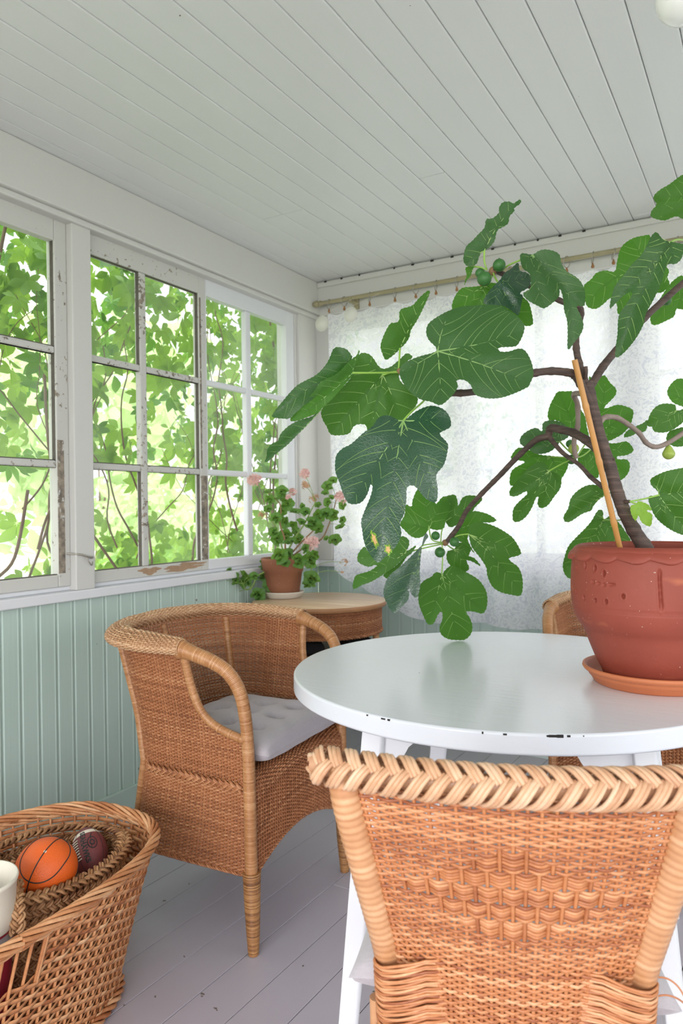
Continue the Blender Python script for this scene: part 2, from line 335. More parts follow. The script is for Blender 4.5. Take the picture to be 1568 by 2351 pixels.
def weave(mb, S, nst, nrow, rw, rs=None, amp=None, mask=None, v0=0., v1=1., closed=False, per=4, sides=4, rn=None, mat=0, jit=.25, phase=None, ampf=None, stakes=True, tone0=.5, tvar=.3):
    """weavers run along u, over and under nst stakes that run along v"""
    rn = rn or rw*.8; rs = rs or rw*1.1; amp = amp if amp is not None else rs*.9
    nu = nst*per+(0 if closed else 1); u = np.arange(nu)/(nst*per); v = v0+(v1-v0)*(np.arange(nrow)+.5)/nrow
    U, V = np.meshgrid(u, v); e = 1e-3
    P = S(U, V); Pu = S(np.clip(U+e, 0, 1) if not closed else (U+e), V)-S(np.clip(U-e, 0, 1) if not closed else (U-e), V)
    Pv = S(U, np.clip(V+e, 0, 1))-S(U, np.clip(V-e, 0, 1))
    N = np.cross(Pu, Pv); N /= np.linalg.norm(N, axis=-1)[..., None]+1e-12
    T = Pu/(np.linalg.norm(Pu, axis=-1)[..., None]+1e-12); B = np.cross(N, T)
    row = np.arange(nrow)[:, None]; ph = row if phase is None else phase(U, V, row)
    A = amp if ampf is None else amp*ampf(U, V)
    off = A*np.cos(PI*(U*nst)+PI*ph)
    C_ = P+N*off[..., None]; C_ = C_+B*(np.random.randn(nrow, 1, 1)*rw*jit*.5)
    th = (np.arange(sides)+.5)/sides*2*PI
    G = C_[:, :, None]+N[:, :, None]*(np.cos(th)*rn)[None, None, :, None]+B[:, :, None]*(np.sin(th)*rw)[None, None, :, None]
    rt = np.clip(tone0+np.random.randn(nrow)*tvar*.7, 0, 1)
    wob = np.random.rand(nrow, nu//9+2); 
    for j in range(nrow):
        tn = np.clip(rt[j]+(np.interp(np.arange(nu)/9, np.arange(wob.shape[1]), wob[j])-.5)*tvar, 0, 1)
        mk = None
        if mask is not None:
            m_ = mask(U[j], V[j]); 
            if not m_.any(): continue
            mk = np.repeat((m_ & np.roll(m_, -1))[:, None], sides, 1)
        mb.grid(G[j], mat, tn[:, None], closeu=closed, closev=True, mask=mk)
    if stakes:
        k = nst if closed else nst+1
        for i in range(k):
            uu = np.full(24, i/nst); vv = np.linspace(v0, v1, 24)
            if mask is not None:
                m_ = mask(uu, vv)
                if m_.sum() < 2: continue
                uu, vv = uu[m_], vv[m_]
            mb.tube(S(uu, vv), rs, 5, mat, np.clip(tone0-.1+random.gauss(0, .12), 0, 1), caps=False)
def plait(mb, path, nrm, w_, h_, pitch, rad, canes=3, mat=0, strands=3, sides=6, per=10):
    P = np.asarray(path, float); seg = np.linalg.norm(np.diff(P, axis=0), axis=1); L = np.r_[0, np.cumsum(seg)]; n = max(12, int(L[-1]/pitch*per))
    s_ = np.linspace(0, L[-1], n); Q = np.stack([np.interp(s_, L, P[:, i]) for i in range(3)], 1)
    NN = np.broadcast_to(np.asarray(nrm, float), P.shape); NN = np.stack([np.interp(s_, L, NN[:, i]) for i in range(3)], 1)
    T = np.gradient(Q, axis=0); T /= np.linalg.norm(T, axis=1)[:, None]; NN = NN-T*np.sum(NN*T, 1)[:, None]; NN /= np.linalg.norm(NN, axis=1)[:, None]; Bv = np.cross(T, NN)
    for k in range(strands):
        ph = s_/pitch*2*PI/strands+k*2*PI/strands
        x = w_*np.arcsin(.93*np.sin(ph))/1.195; y = h_*np.sin(2*ph)
        c = Q+Bv*x[:, None]+NN*y[:, None]
        Tc = np.gradient(c, axis=0); Tc /= np.linalg.norm(Tc, axis=1)[:, None]; side = np.cross(NN, Tc); side /= np.linalg.norm(side, axis=1)[:, None]
        for j in range(canes):
            o_ = (j-(canes-1)/2)*rad*1.7
            tn = np.clip(.55+random.gauss(0, .2)+.2*np.sin(s_*40+j), 0, 1)
            mb.tube(c+side*o_+NN*(rad*.3*math.cos(j)), rad, sides, mat, tn)
def twist(mb, path, R, r, n=4, pitch=.06, mat=0, sides=6, per=12, tone=.5):
    P = np.asarray(path, float); seg = np.linalg.norm(np.diff(P, axis=0), axis=1); L = np.r_[0, np.cumsum(seg)]; m = max(12, int(L[-1]/pitch*per))
    s_ = np.linspace(0, L[-1], m); Q = np.stack([np.interp(s_, L, P[:, i]) for i in range(3)], 1)
    T = np.gradient(Q, axis=0); T /= np.linalg.norm(T, axis=1)[:, None]
    a = np.array([0, 0, 1.]) if abs(T[0][2]) < .8 else np.array([1., 0, 0]); N = np.zeros_like(Q); c = a
    for i in range(m):
        c = c-T[i]*(c@T[i]); c /= np.linalg.norm(c); N[i] = c
    B = np.cross(T, N)
    for k in range(n):
        ph = s_/pitch*2*PI+k*2*PI/n
        mb.tube(Q+N*(R*np.cos(ph))[:, None]+B*(R*np.sin(ph))[:, None], r*(1+.08*np.sin(s_*37+k*2)), sides, mat, np.clip(tone+.25*np.sin(s_*23+k*5)+random.gauss(0, .12), 0, 1))
def wrapped(mb, path, r, pitch=.004, sides=10, mat=0, depth=.0006, band=0, tone0=.55, tv=.25):
    """a pole wound with thin cane: one ring of profile per turn"""
    P = np.asarray(path, float); seg = np.linalg.norm(np.diff(P, axis=0), axis=1); L = np.r_[0, np.cumsum(seg)]; k = max(3, int(L[-1]/pitch)); m = k*3+1
    s_ = np.linspace(0, L[-1], m); Q = np.stack([np.interp(s_, L, P[:, i]) for i in range(3)], 1)
    r = np.broadcast_to(np.asarray(r, float), (len(P),)); rr = np.interp(s_, L, r)
    prof = np.tile([-depth, depth*.7, depth], k+1)[:m]
    tk = np.clip(tone0+np.random.randn(k+1)*tv, 0, 1); tn = np.repeat(tk, 3)[:m].copy(); tn[::3] *= .35
    mb.tube(Q, rr+prof, sides, mat, tn)
# ================================================================ room shell
XW, YB, XR, YF = -2.158, 3.40, 2.45, -1.9
CEIL = 2.385
def struct(mb, name, mats, parent=None, **kw):
    kw.setdefault('kind', 'structure'); return mb.build(name, mats, parent, **kw)
# floor boards, a touch out of square with the wall
mb = MB(); an = math.radians(1.6); ca, sa = math.cos(an), math.sin(an)
Mf = Matrix.Rotation(an*-1, 4, 'Z')
x = -3.2; random.seed(3)
while x < 3.4:
    y = -2.6; wd = .1225
    while y < 4.2:
        L = random.choice([1.9, 2.6, 3.4, 7]); y2 = min(4.2, y+L)
        lo, hi = (x+.0012, y+.0006, -.022), (x+wd-.0012, y2-.0006, random.uniform(-.0006, .0006))
        mb.box(lo, hi, M4=Mf); y = y2
    x += wd
fl = struct(mb, 'floor', 'floor', bevel=.0022)
mb = MB(); mb.box((-2.35, YF-.1, -.06), (XR+.1, YB+.1, -.021)); struct(mb, 'floor_underlay', 'dark', fl)
# ceiling boards with chamfered joints
mb = MB(); x = -2.150; k = 0
while x < XR:
    y = YF
    while y < YB:
        L = random.choice([2.6, 4.4, 6, 7]) if k else 6; y2 = min(YB, y+L)
        mb.box((x+.0006, y+.0004, CEIL+random.uniform(-.0004, .0004)), (x+.1028-.0006, y2-.0004, CEIL+.02)); y = y2
    x += .1028; k += 1
ce = struct(mb, 'ceiling', 'ceiling', bevel=.0045)
mb = MB(); mb.box((XW-.14, YF-.1, CEIL+.012), (XR+.1, YB+.14, CEIL+.08)); struct(mb, 'ceiling_backing', 'ceiling', ce)
# beadboard dado
def beadboard(axis, c, lo, hi, z0, z1, sgn, name, mat='green'):
    mb = MB(); t = lo; w_ = .0715
    while t < hi-.001:
        e = min(t+w_, hi)
        prof = [(0, -.004), (.0022, -.0035), (.005, .0), (w_-.0155, .0), (w_-.0125, .0012), (w_-.0095, .0012), (w_-.0065, .0), (w_-.003, -.004), (w_, -.004)]
        pts = [(t+p, q) for p, q in prof if t+p <= hi+.001]
        if len(pts) > 1:
            G = np.array([[(c+sgn*q, a_, z_) if axis == 'x' else (a_, c+sgn*q, z_) for z_ in (z0, z1)] for a_, q in pts]); mb.grid(G, smooth=False)
        t = e
    if axis == 'x': mb.box((min(c, c-sgn*.1)-(.0 if sgn > 0 else -.006), lo, z0), (max(c, c-sgn*.1)-(.006 if sgn > 0 else 0), hi, z1))
    else: mb.box((lo, min(c, c-sgn*.1)+(.006 if sgn < 0 else 0), z0), (hi, max(c, c-sgn*.1)-(.006 if sgn > 0 else 0), z1))
    return struct(mb, name, mat, fixn=False)
beadboard('x', XW, 1.483-.0715*46, YB, 0, .852, 1, 'wall_left')
beadboard('y', YB, XW, XR, 0, .852, -1, 'wall_back')
beadboard('x', XR, YF, YB, 0, .852, -1, 'wall_right')
def multi(name, boxes, mat, bevel=.003, parent=None):
    mb = MB()
    for lo, hi in boxes: mb.box(lo, hi)
    return struct(mb, name, mat, parent, bevel=bevel)
# skirting boards
multi('baseboard_left', [((XW, YF, 0), (XW+.016, YB, .10))], 'green')
multi('baseboard_back', [((XW+.016, YB-.018, 0), (XR, YB, .11)), ((XW+.016, YB-.030, 0), (XR, YB-.016, .03))], 'base')
# headers above the windows (frieze boards with a small lip)
multi('trim_1', [((XW-.10, YF, 2.213), (XW+.055, YB, CEIL)), ((XW-.10, YF, 2.19), (XW+.038, YB, 2.2135))], 'trim', .006)
multi('trim_2', [((XW+.05, YB-.050, 2.262), (XR, YB+.1, CEIL)), ((XW+.05, YB-.034, 2.205), (XR, YB+.1, 2.2625)), ((XW+.055, YB-.064, CEIL-.034), (XR, YB-.049, CEIL-.006))], 'trim', .005)
# small dark gaps where the ceiling boards end above the moulding
mb = MB()
for i in range(14):
    xx = -2.049+i*.1031+random.uniform(-.004, .004); s_ = random.uniform(.004, .0085)
    if random.random() < .9: mb.box((xx-s_, YB-.0655, CEIL-.0135), (xx+s_, YB-.063, CEIL-.0045))
mb.box((-.42, YB-.0655, CEIL-.008), (-.30, YB-.063, CEIL-.0055))
struct(mb, 'trim_2_gaps', 'dark')
# sills
multi('trim_3', [((XW-.12, YF, .852), (XW+.030, YB, .886)), ((XW-.12, YF, .886), (XW-.012, YB, .902))], 'white', .004)
multi('trim_4', [((XW+.03, YB-.030, .852), (XR, YB+.12, .886)), ((XW+.03, YB+.002, .886), (XR, YB+.12, .902))], 'white', .004)
# posts
multi('trim_5', [((XW-.115, 1.761, .886), (XW+.024, 1.846, 2.215))], 'trim', .004)
multi('trim_6', [((XW-.115, 3.212, .886), (XW+.020, YB+.02, 2.215)), ((XW-.115, 3.198, .886), (XW+.004, 3.214, 2.215))], 'trim', .004)
multi('trim_7', [((XW+.018, YB-.020, .886), (XW+.105, YB+.10, 2.215)), ((XW+.103, YB-.006, .886), (XW+.125, YB+.10, 2.215))], 'trim', .004)
multi('trim_8', [((XW-.115, .72, .886), (XW+.024, .80, 2.215)), ((XW-.115, -.40, .886), (XW+.024, -.32, 2.215)), ((XW-.115, YF, .886), (XW+.024, -1.40, 2.215))], 'trim', .004)
ROWS = [.945, 1.335, 1.735, 2.118]
def frame_boxes(y0, y1, ycols, z0, z1, rows, xg, stile=.05, mun=.036, munz=.026, th=.036, bot=None, top=None):
    """sash lying in the plane x = xg, the glass openings between ycols"""
    fr = [((xg-th/2, y0, z0), (xg+th/2, ycols[0][0], z1)), ((xg-th/2, ycols[-1][1], z0), (xg+th/2, y1, z1)),
          ((xg-th/2, ycols[0][0], z0), (xg+th/2, ycols[-1][1], rows[0])), ((xg-th/2, ycols[0][0], rows[-1]), (xg+th/2, ycols[-1][1], z1))]
    mu = []
    for (a, b), (c, d) in zip(ycols[:-1], ycols[1:]): mu.append(((xg-th*.4, b, rows[0]), (xg+th*.44, c, rows[-1])))
    for z_ in rows[1:-1]:
        for a, b in ycols: mu.append(((xg-th*.4, a, z_-munz/2), (xg+th*.40, b, z_+munz/2)))
    return fr, mu
def window(n, y0, y1, sashes, xg=XW-.022, swap=None):
    root = empty('window_%d' % n, (0, 0, 0), kind='structure')
    for (a, b, cols, fm, mm) in sashes:
        fr, mu = frame_boxes(a, b, cols, .902, 2.20, ROWS, xg)
        tr = (lambda p: p) if swap is None else swap
        mbf = MB(); [mbf.box(*tr(q)) for q in fr]; f = struct(mbf, 'sash_frame', fm, root, bevel=.004)
        mbm = MB(); [mbm.box(*tr(q)) for q in mu]; struct(mbm, 'glazing_bar', mm, root, bevel=.006)
        mbg = MB()
        for c, d in cols:
            for z0_, z1_ in zip(ROWS[:-1], ROWS[1:]):
                lo, hi = tr(((xg-.0105, c-.002, z0_-.002), (xg-.0075, d+.002, z1_+.002)))
                mbg.box(lo, hi)
        struct(mbg, 'pane', 'glass', root)
        if fm == 'peel':
            rn_ = random.Random(int(abs(a)*100)); mbp = MB()
            for c, d in cols:
                for k_, (z0_, z1_) in enumerate(zip(ROWS[:-1], ROWS[1:])):
                    for (ya, yb, za, zb_) in ((c, d, z1_-(.013 if k_ < 2 else .001), z1_-(.0155 if k_ < 2 else 0)+.004), (c, d, z0_+(.013 if k_ else 0), z0_+(.0155 if k_ else .003)), (c, c+.0014, z0_, z1_), (d-.0012, d, z0_, z1_)):
                        if rn_.random() < .85: mbp.box(*tr(((xg-.006, ya, min(za, zb_)), (xg+.0105, yb, max(za, zb_)))))
            struct(mbp, 'putty_line', 'putty', root)
    return root
window(1, .80, 1.761, [(.80, 1.285, [(.85, 1.03), (1.066, 1.24)], 'trim', 'trim'), (1.285, 1.761, [(1.335, 1.42), (1.456, 1.709)], 'peel', 'peel2')])
window(2, 1.846, 3.198, [(1.846, 2.503, [(1.852, 2.111), (2.146, 2.458)], 'peel', 'peel2'), (2.503, 3.198, [(2.508, 2.793), (2.832, 3.128)], 'white', 'white')])
window(3, -.32, .72, [(-.32, .72, [(-.27, .18), (.216, .67)], 'trim', 'trim')])
window(4, -1.4, -.4, [(-1.4, -.4, [(-1.35, -.92), (-.884, -.45)], 'trim', 'trim')])
# bare patches on the sash of window 2: worn bottom rail
mb = MB()
for (ya, yb, zc, s_) in ((2.09, 2.20, .925, .014), (2.22, 2.44, .922, .012), (2.30, 2.47, .935, .008)):
    th = np.linspace(0, 2*PI, 26)[:-1]; c = ((ya+yb)/2, zc)
    r_ = 1+.25*np.sin(3*th+ya*9)+.15*np.sin(7*th)
    P = np.stack([np.full(25, XW-.0036), c[0]+(yb-ya)/2*np.cos(th)*r_, c[1]+s_*np.sin(th)*r_], 1)
    mb.add(np.vstack([P, [[XW-.0032, c[0], c[1]]]]), [(i, (i+1) % 25, 25) for i in range(25)])
struct(mb, 'trim_9', simple('bare_wood', lin('#a4876d'), .8, 40, .3))
for (ya, yb, za, zb_, nm) in ((2.4600, 2.500, .948, 1.318, 'trim_13'), (1.7105, 1.738, .95, 1.42, 'trim_14'), (2.4600, 2.4700, 1.35, 2.1, 'trim_15')):
    mb = MB(); mb.box((XW-.006, ya, za), (XW-.0034, yb, zb_)); struct(mb, nm, 'bare')
# window latch hook on the post
mb = MB(); mb.tube(crom([(XW-.002, 1.742, 1.018), (XW+.03, 1.775, 1.014), (XW+.034, 1.80, 1.006), (XW+.03, 1.83, 1.0)], 6), .0035, 6)
mb.tube(crom([(XW+.03, 1.80, 1.006), (XW+.036, 1.808, .985), (XW+.034, 1.822, .972), (XW+.03, 1.83, .985)], 6), .002, 6)
mb.lathe([(.001, -.004), (.007, -.004), (.007, .004), (.001, .004)], (XW+.026, 1.826, 1.0), 10)
mb.build('window_hook', 'metal', label='small white-painted metal hook latch on the post between the windows', cat='latch')
# back window behind the curtain
sw = lambda q: ((q[0][1]-0, -q[1][0], q[0][2]), (q[1][1]-0, -q[0][0], q[1][2]))
def backsash(a, b): 
    cw = (b-a-.1-.036)/2; return (a, b, [(a+.05, a+.05+cw), (a+.05+cw+.036, b-.05)], 'peel' if a < -1.5 else 'trim', 'trim')
window(5, 0, 0, [backsash(-2.03, -1.30), backsash(-1.30, -.57)], xg=-(YB+.03), swap=sw)
window(6, 0, 0, [backsash(-.47, .26), backsash(.26, .99)], xg=-(YB+.03), swap=sw)
window(7, 0, 0, [backsash(1.09, 1.74), backsash(1.74, 2.40)], xg=-(YB+.03), swap=sw)
multi('trim_10', [((-.57, YB-.005, .886), (-.47, YB+.1, 2.215)), ((.99, YB-.005, .886), (1.09, YB+.1, 2.215)), ((2.38, YB-.02, .886), (XR, YB+.1, 2.215))], 'trim')
# right hand wall (behind the picture edge): sill, posts, header, open windows
multi('trim_11', [((XR-.05, YF, 2.2), (XR+.1, YB, CEIL)), ((XR-.03, YF, .852), (XR+.12, YB, .90))], 'trim')
multi('trim_12', [((XR-.02, y_, .9), (XR+.1, y_+.09, 2.2)) for y_ in (YF, -.6, .75, 2.1, 3.31)], 'trim')
sr = lambda q: ((-q[1][0], q[0][1], q[0][2]), (-q[0][0], q[1][1], q[1][2]))
for n, (a, b) in zip((8, 9, 10, 11), ((-1.81, -.6), (-.51, .75), (.84, 2.1), (2.19, 3.31))):
    c_ = (a+b)/2; window(n, 0, 0, [(a, b, [(a+.05, c_-.018), (c_+.018, b-.05)], 'trim', 'trim')], xg=-(XR+.02), swap=sr)
# unseen wall behind the camera; wide opening added to let daylight in
multi('wall_front', [((XW-.1, YF-.1, 0), (-1.6, YF, CEIL)), ((1.7, YF-.1, 0), (XR+.1, YF, CEIL)), ((-1.6, YF-.1, 2.15), (1.7, YF, CEIL)), ((-1.6, YF-.1, 0), (1.7, YF, .25))], 'trim')
# ---------------------------------------------------------------- outside
mb = MB(); mb.box((-30, -25, -.62), (25, 30, -.60)); struct(mb, 'ground', 'grass')
def leafcluster(V, Fc, TN, c, size, nrm, up, n5=5, tone=.5, droop=.3):
    """palmate leaf of n5 pointed leaflets"""
    nrm = nrm/np.linalg.norm(nrm); up = up-nrm*(up@nrm); up /= np.linalg.norm(up); sd = np.cross(nrm, up)
    angs = np.linspace(-1.9, 1.9, n5) if n5 > 1 else [0]
    for a in angs:
        L = size*(1-.14*abs(a)**1.3)*random.uniform(.85, 1.1) if n5 > 1 else size; w_ = L*.26
        d = up*math.cos(a)+sd*math.sin(a); s2 = np.cross(nrm, d)
        prof = [(0.04, 0), (.25, .55), (.5, 1.0), (.68, .92), (.86, .45), (1.0, 0)]
        b0 = len(V)
        for t, q in prof:
            bend = -nrm*(droop*L*t*t)
            p = c+d*(L*t)+bend; lift = nrm*(w_*q*.28)
            V.append(p-s2*w_*q+lift); V.append(p); V.append(p+s2*w_*q+lift); TN += [tone]*3
        for i in range(5):
            q0 = b0+i*3; Fc.append((q0, q0+1, q0+4, q0+3)); Fc.append((q0+1, q0+2, q0+5, q0+4))
def foliage(name, spec, mat, **kw):
    V, Fc, TN = [], [], []
    for s_ in spec: leafcluster(V, Fc, TN, *s_)
    mb = MB(); mb.add(V, Fc, 0, TN); return mb.build(name, mat, **kw)
def vinespec(n, xr, yr, zr, size, dens=None, n5=5):
    out = []
    while len(out) < n:
        y = random.uniform(*yr); z_ = random.uniform(*zr)
        if dens is not None and random.random() > dens(y, z_): continue
        c = np.array([random.uniform(*xr), y, z_]); nr = np.array([random.choice([1, 1, -.6])*1.0, random.uniform(-.8, .8), random.uniform(-.5, .7)])
        upv = np.array([random.uniform(-.4, .4), random.uniform(-.9, .9), random.uniform(-1.2, -.1)])
        out.append((c, random.uniform(*size), nr, upv, n5 if random.random() < .8 else 3, random.random()))
    return out
def dens(y, z_):
    d = .30+.55*max(0, min(1, (z_-1.35)/.8))
    if z_ < 1.2 and y > 1.9: d = max(d, .85*max(0, (1.32-z_)/.35))
    if 1.75 < y < 2.4 and 1.3 < z_ < 1.9: d *= .85
    if y > 3.0: d = max(d, .8)
    return d+.15*math.sin(y*9+z_*5)
random.seed(11)
vine = empty('climbing_vine', (-2.45, 1.5, -.6), label='climbing vine with five-fingered green leaves covering the outside of the left windows', cat='vine')
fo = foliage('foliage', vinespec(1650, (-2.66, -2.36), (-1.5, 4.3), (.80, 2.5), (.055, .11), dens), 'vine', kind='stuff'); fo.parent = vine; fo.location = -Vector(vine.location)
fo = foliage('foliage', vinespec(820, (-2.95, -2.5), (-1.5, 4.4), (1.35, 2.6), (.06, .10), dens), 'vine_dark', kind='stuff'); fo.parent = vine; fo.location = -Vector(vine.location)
mb = MB()
for i in range(46):
    y = random.uniform(.2, 4.0); z_ = random.uniform(.6, 1.2); p = [np.array([random.uniform(-2.55, -2.38), y, z_])]; d = np.array([0, random.uniform(-.5, .5), 1.])
    for k in range(random.randint(6, 12)):
        d = d+np.array([random.uniform(-.08, .08), random.uniform(-.55, .55), random.uniform(-.15, .25)]); d /= np.linalg.norm(d); p.append(p[-1]+d*.13)
    r_ = random.choice([.0022, .003, .003, .0045]); mb.tube(crom(p, 4), np.linspace(r_*1.3, r_*.5, (len(p)-1)*4+1), 5)
for pts in ([(1.38, .62), (1.42, .85), (1.50, 1.1), (1.56, 1.35), (1.58, 1.7), (1.50, 2.3)], [(1.70, .70), (1.60, 1.05), (1.52, 1.3), (1.60, 1.75), (1.72, 2.3)], [(1.52, .70), (1.62, .90), (1.72, 1.0), (1.78, 1.25)], [(2.35, .75), (2.1, 1.05), (1.9, 1.3), (1.86, 1.7)], [(3.4, .6), (3.35, 1.2), (3.42, 1.8), (3.3, 2.4)]):
    mb.tube(crom([(-2.42, a, b) for a, b in pts], 6), .0062, 6)
o = mb.build('stem', 'vine_stem', kind='stuff'); o.parent = vine; o.location = -Vector(vine.location)
# back side of the porch: some of the same vine at the corner, garden shrubs with overexposed light in their pale colour
random.seed(5)
def shrub(name, c, r, n, size, mat, label, cat='shrub', n5=3, squash=1.0, group=None):
    root = empty(name, (c[0], c[1], -.6), label=label, cat=cat, group=group); spec = []
    for i in range(n):
        d = np.random.randn(3); d /= np.linalg.norm(d); d[2] *= squash; rr = r*random.uniform(.55, 1.05)*(1+.25*math.sin(d[0]*5+c[1])*math.cos(d[1]*4))
        spec.append((np.array(c)+d*rr*np.array([1, 1, 1]), random.uniform(*size), d+np.random.randn(3)*.5, np.random.randn(3)+np.array([0, 0, -.4]), n5, random.random()))
    f = foliage('crown', spec, mat); f.parent = root; f.location = -Vector(root.location)
    mb = MB()
    for k in range(4):
        e = np.array(c)+np.random.randn(3)*r*.35; mb.tube(crom([(c[0]+random.uniform(-.1, .1), c[1]+random.uniform(-.1, .1), -.6), (np.array([c[0], c[1], -.6])+e)/2+np.random.randn(3)*.05, e], 5), np.linspace(.03, .008, 11), 6)
    t = mb.build('stem', 'vine_stem'); t.parent = root; t.location = -Vector(root.location); return root
shrub('garden_shrub', (-5.0, 2.0, .45), .75, 420, (.12, .24), 'vine_pale', 'green bushy shrub tinted pale with overexposed light in the garden beyond the peeling left window')
shrub('garden_shrub', (-6.2, 6.6, .75), 1.0, 480, (.12, .24), 'vine_pale', 'green shrub tinted pale with overexposed light in the garden seen through the far clean sash')
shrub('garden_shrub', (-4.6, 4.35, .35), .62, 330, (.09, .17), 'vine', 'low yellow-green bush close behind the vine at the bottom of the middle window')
shrub('garden_tree', (-9.5, 8.2, 2.4), 2.3, 600, (.3, .5), 'vine_pale', 'blurred tree tinted pale with overexposed light far off in the garden beyond the left windows', 'tree')
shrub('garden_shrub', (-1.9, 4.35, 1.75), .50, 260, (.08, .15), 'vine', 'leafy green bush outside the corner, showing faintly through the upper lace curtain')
# ================================================================ curtain, rod, lamp
ROD_Y = YB-.10; ROD_Z = 2.253
root = empty('curtain_rod', (-2.0, ROD_Y, ROD_Z), label='olive-beige painted curtain rod with turned finial above the back window', cat='curtain rod')
mb = MB(); mb.tube([(-2.04, ROD_Y, ROD_Z), (2.1, ROD_Y, ROD_Z)], .0105, 14); mb.build('pole', 'brass', root, world=True)
mb = MB(); th = [(.0, -.036), (.006, -.033), (.016, -.018), (.0185, -.006), (.015, .004), (.009, .008), (.014, .012), (.016, .018), (.012, .024), (.0105, .036)]
G = np.array([[(-2.075+h+.0, ROD_Y+r_*math.cos(a), ROD_Z+r_*math.sin(a)) for a in np.arange(16)/16*2*PI] for r_, h in th]); mb.grid(G, closev=True); mb.build('finial', 'brass', root, world=True)
for bx_ in (-1.87, .4):
    mb = MB(); mb.box((bx_-.008, ROD_Y-.012, ROD_Z-.026), (bx_+.008, YB-.04, ROD_Z-.012)); mb.box((bx_-.008, ROD_Y-.014, ROD_Z-.026), (bx_+.008, ROD_Y-.008, ROD_Z+.006)); mb.box((bx_-.012, YB-.052, ROD_Z-.045), (bx_+.012, YB-.034, ROD_Z+.01)); mb.build('bracket', 'brass', root, world=True, bevel=.002)
def ring():
    r = empty('curtain_ring', (0, 0, 0)); mb = MB(); th = np.arange(25)/24*2*PI
    mb.tube(np.stack([np.sin(th)*.004, np.cos(th)*.024, np.sin(th)*.024-.0115], 1), .0018, 6, caps=False); mb.build('ring', 'metal', r)
    mb = MB(); mb.lathe([(.0005, -.058), (.006, -.056), (.0075, -.05), (.004, -.042), (.0025, -.036), (.0005, -.034)], seg=10); mb.build('clip', 'wood_bead', r); return r
rg = ring(); RX = [-2.005, -1.912, -1.763, -1.619, -1.505, -1.398, -1.291, -1.17, -1.03, -.90, -.776, -.665, -.579, -.46, -.33]
for i, xx in enumerate(RX):
    o = rg if i == 0 else dup(rg)
    o.location = (xx, ROD_Y, ROD_Z); o.rotation_euler = (0, 0, random.uniform(-.5, .5)); tag(o, group='curtain rings on the rod')
    nth = ['first', 'second', 'third', 'fourth', 'fifth', 'sixth', 'seventh', 'eighth', 'ninth', 'tenth', 'eleventh', 'twelfth', 'thirteenth', 'fourteenth', 'fifteenth'][i]
    tag(o, 'thin metal curtain ring with wooden clip, %s from the finial end of the rod' % nth, 'curtain ring')
# lace curtain: sags a little between the clips, hem lifts towards the corner
nu, nv = 260, 90; G = np.zeros((nu, nv, 3)); xs = np.linspace(-2.015, 1.6, nu)
for i, xx in enumerate(xs):
    k = np.searchsorted(RX, xx); a = RX[max(0, k-1)]; b = RX[min(k, len(RX)-1)]
    sag = .012*math.sin(PI*(xx-a)/(b-a)) if b > a and xx < RX[-1] else .012*abs(math.sin(xx*25))
    ztop = ROD_Z-.060-sag; hem = .605+.20*max(0, (-1.45-xx)/.5)**1.4+.008*math.sin(xx*14)
    for j in range(nv):
        t = j/(nv-1); fold = .016*math.sin(xx*20+1.1*math.sin(xx*5)+t*.6)+.010*math.sin(xx*47+t*2)
        G[i, j] = (xx+.02*t*math.sin(xx*9), YB-.088+fold*(.45+.55*t)+.01*t, ztop+(hem-ztop)*t)
mb = MB(); mb.grid(G); mb.build('lace_curtain', 'lace', label='long sheer white lace curtain with leafy pattern hanging over the back window', cat='curtain')
# round paper discs hung beside the rod
for i, (px_, py_, d_, r_, lb) in enumerate([(739, 743, 3.50, .037, 'round white paper disc hanging in the corner under the rod finial'), (805, 722, 3.44, .036, 'round white paper disc hanging over the top edge of the lace curtain')]):
    c = at(px_, py_, d_); root = empty('paper_disc', c, label=lb, cat='ornament'); th = np.arange(32)/32*2*PI
    mb = MB(); G = np.array([[(r_*q*math.cos(a), .0012*s_, r_*q*math.sin(a)) for a in th] for q, s_ in ((.02, -1), (1, -1), (1, 1), (.02, 1))]); mb.grid(G, closev=True); mb.build('disc', 'disc', root)
    mb = MB(); mb.tube([(0, 0, r_), (.0, ROD_Y-c[1], ROD_Z-c[2])], .0006, 4); mb.build('thread', 'cream', root)
# ceiling lamp globe at the picture's upper right edge
c = at(1566, -4, 1.52); root = empty('ceiling_lamp', (c[0], c[1], CEIL), label='round white glass globe ceiling lamp at the top right corner', cat='lamp')
gz = c[2]-CEIL; R_ = .052
mb = MB(); a_ = np.linspace(-PI/2, PI/2-.35, 22); mb.lathe([(max(.0005, R_*math.cos(t)), gz+R_*math.sin(t)) for t in a_], seg=40); mb.build('globe', 'opal', root)
mb = MB(); mb.lathe([(.0005, 0), (.045, 0), (.045, -.012), (.022, -.022), (.022, gz+R_*.92), (.0005, gz+R_*.92)], seg=30); mb.build('lamp_base', 'white', root)
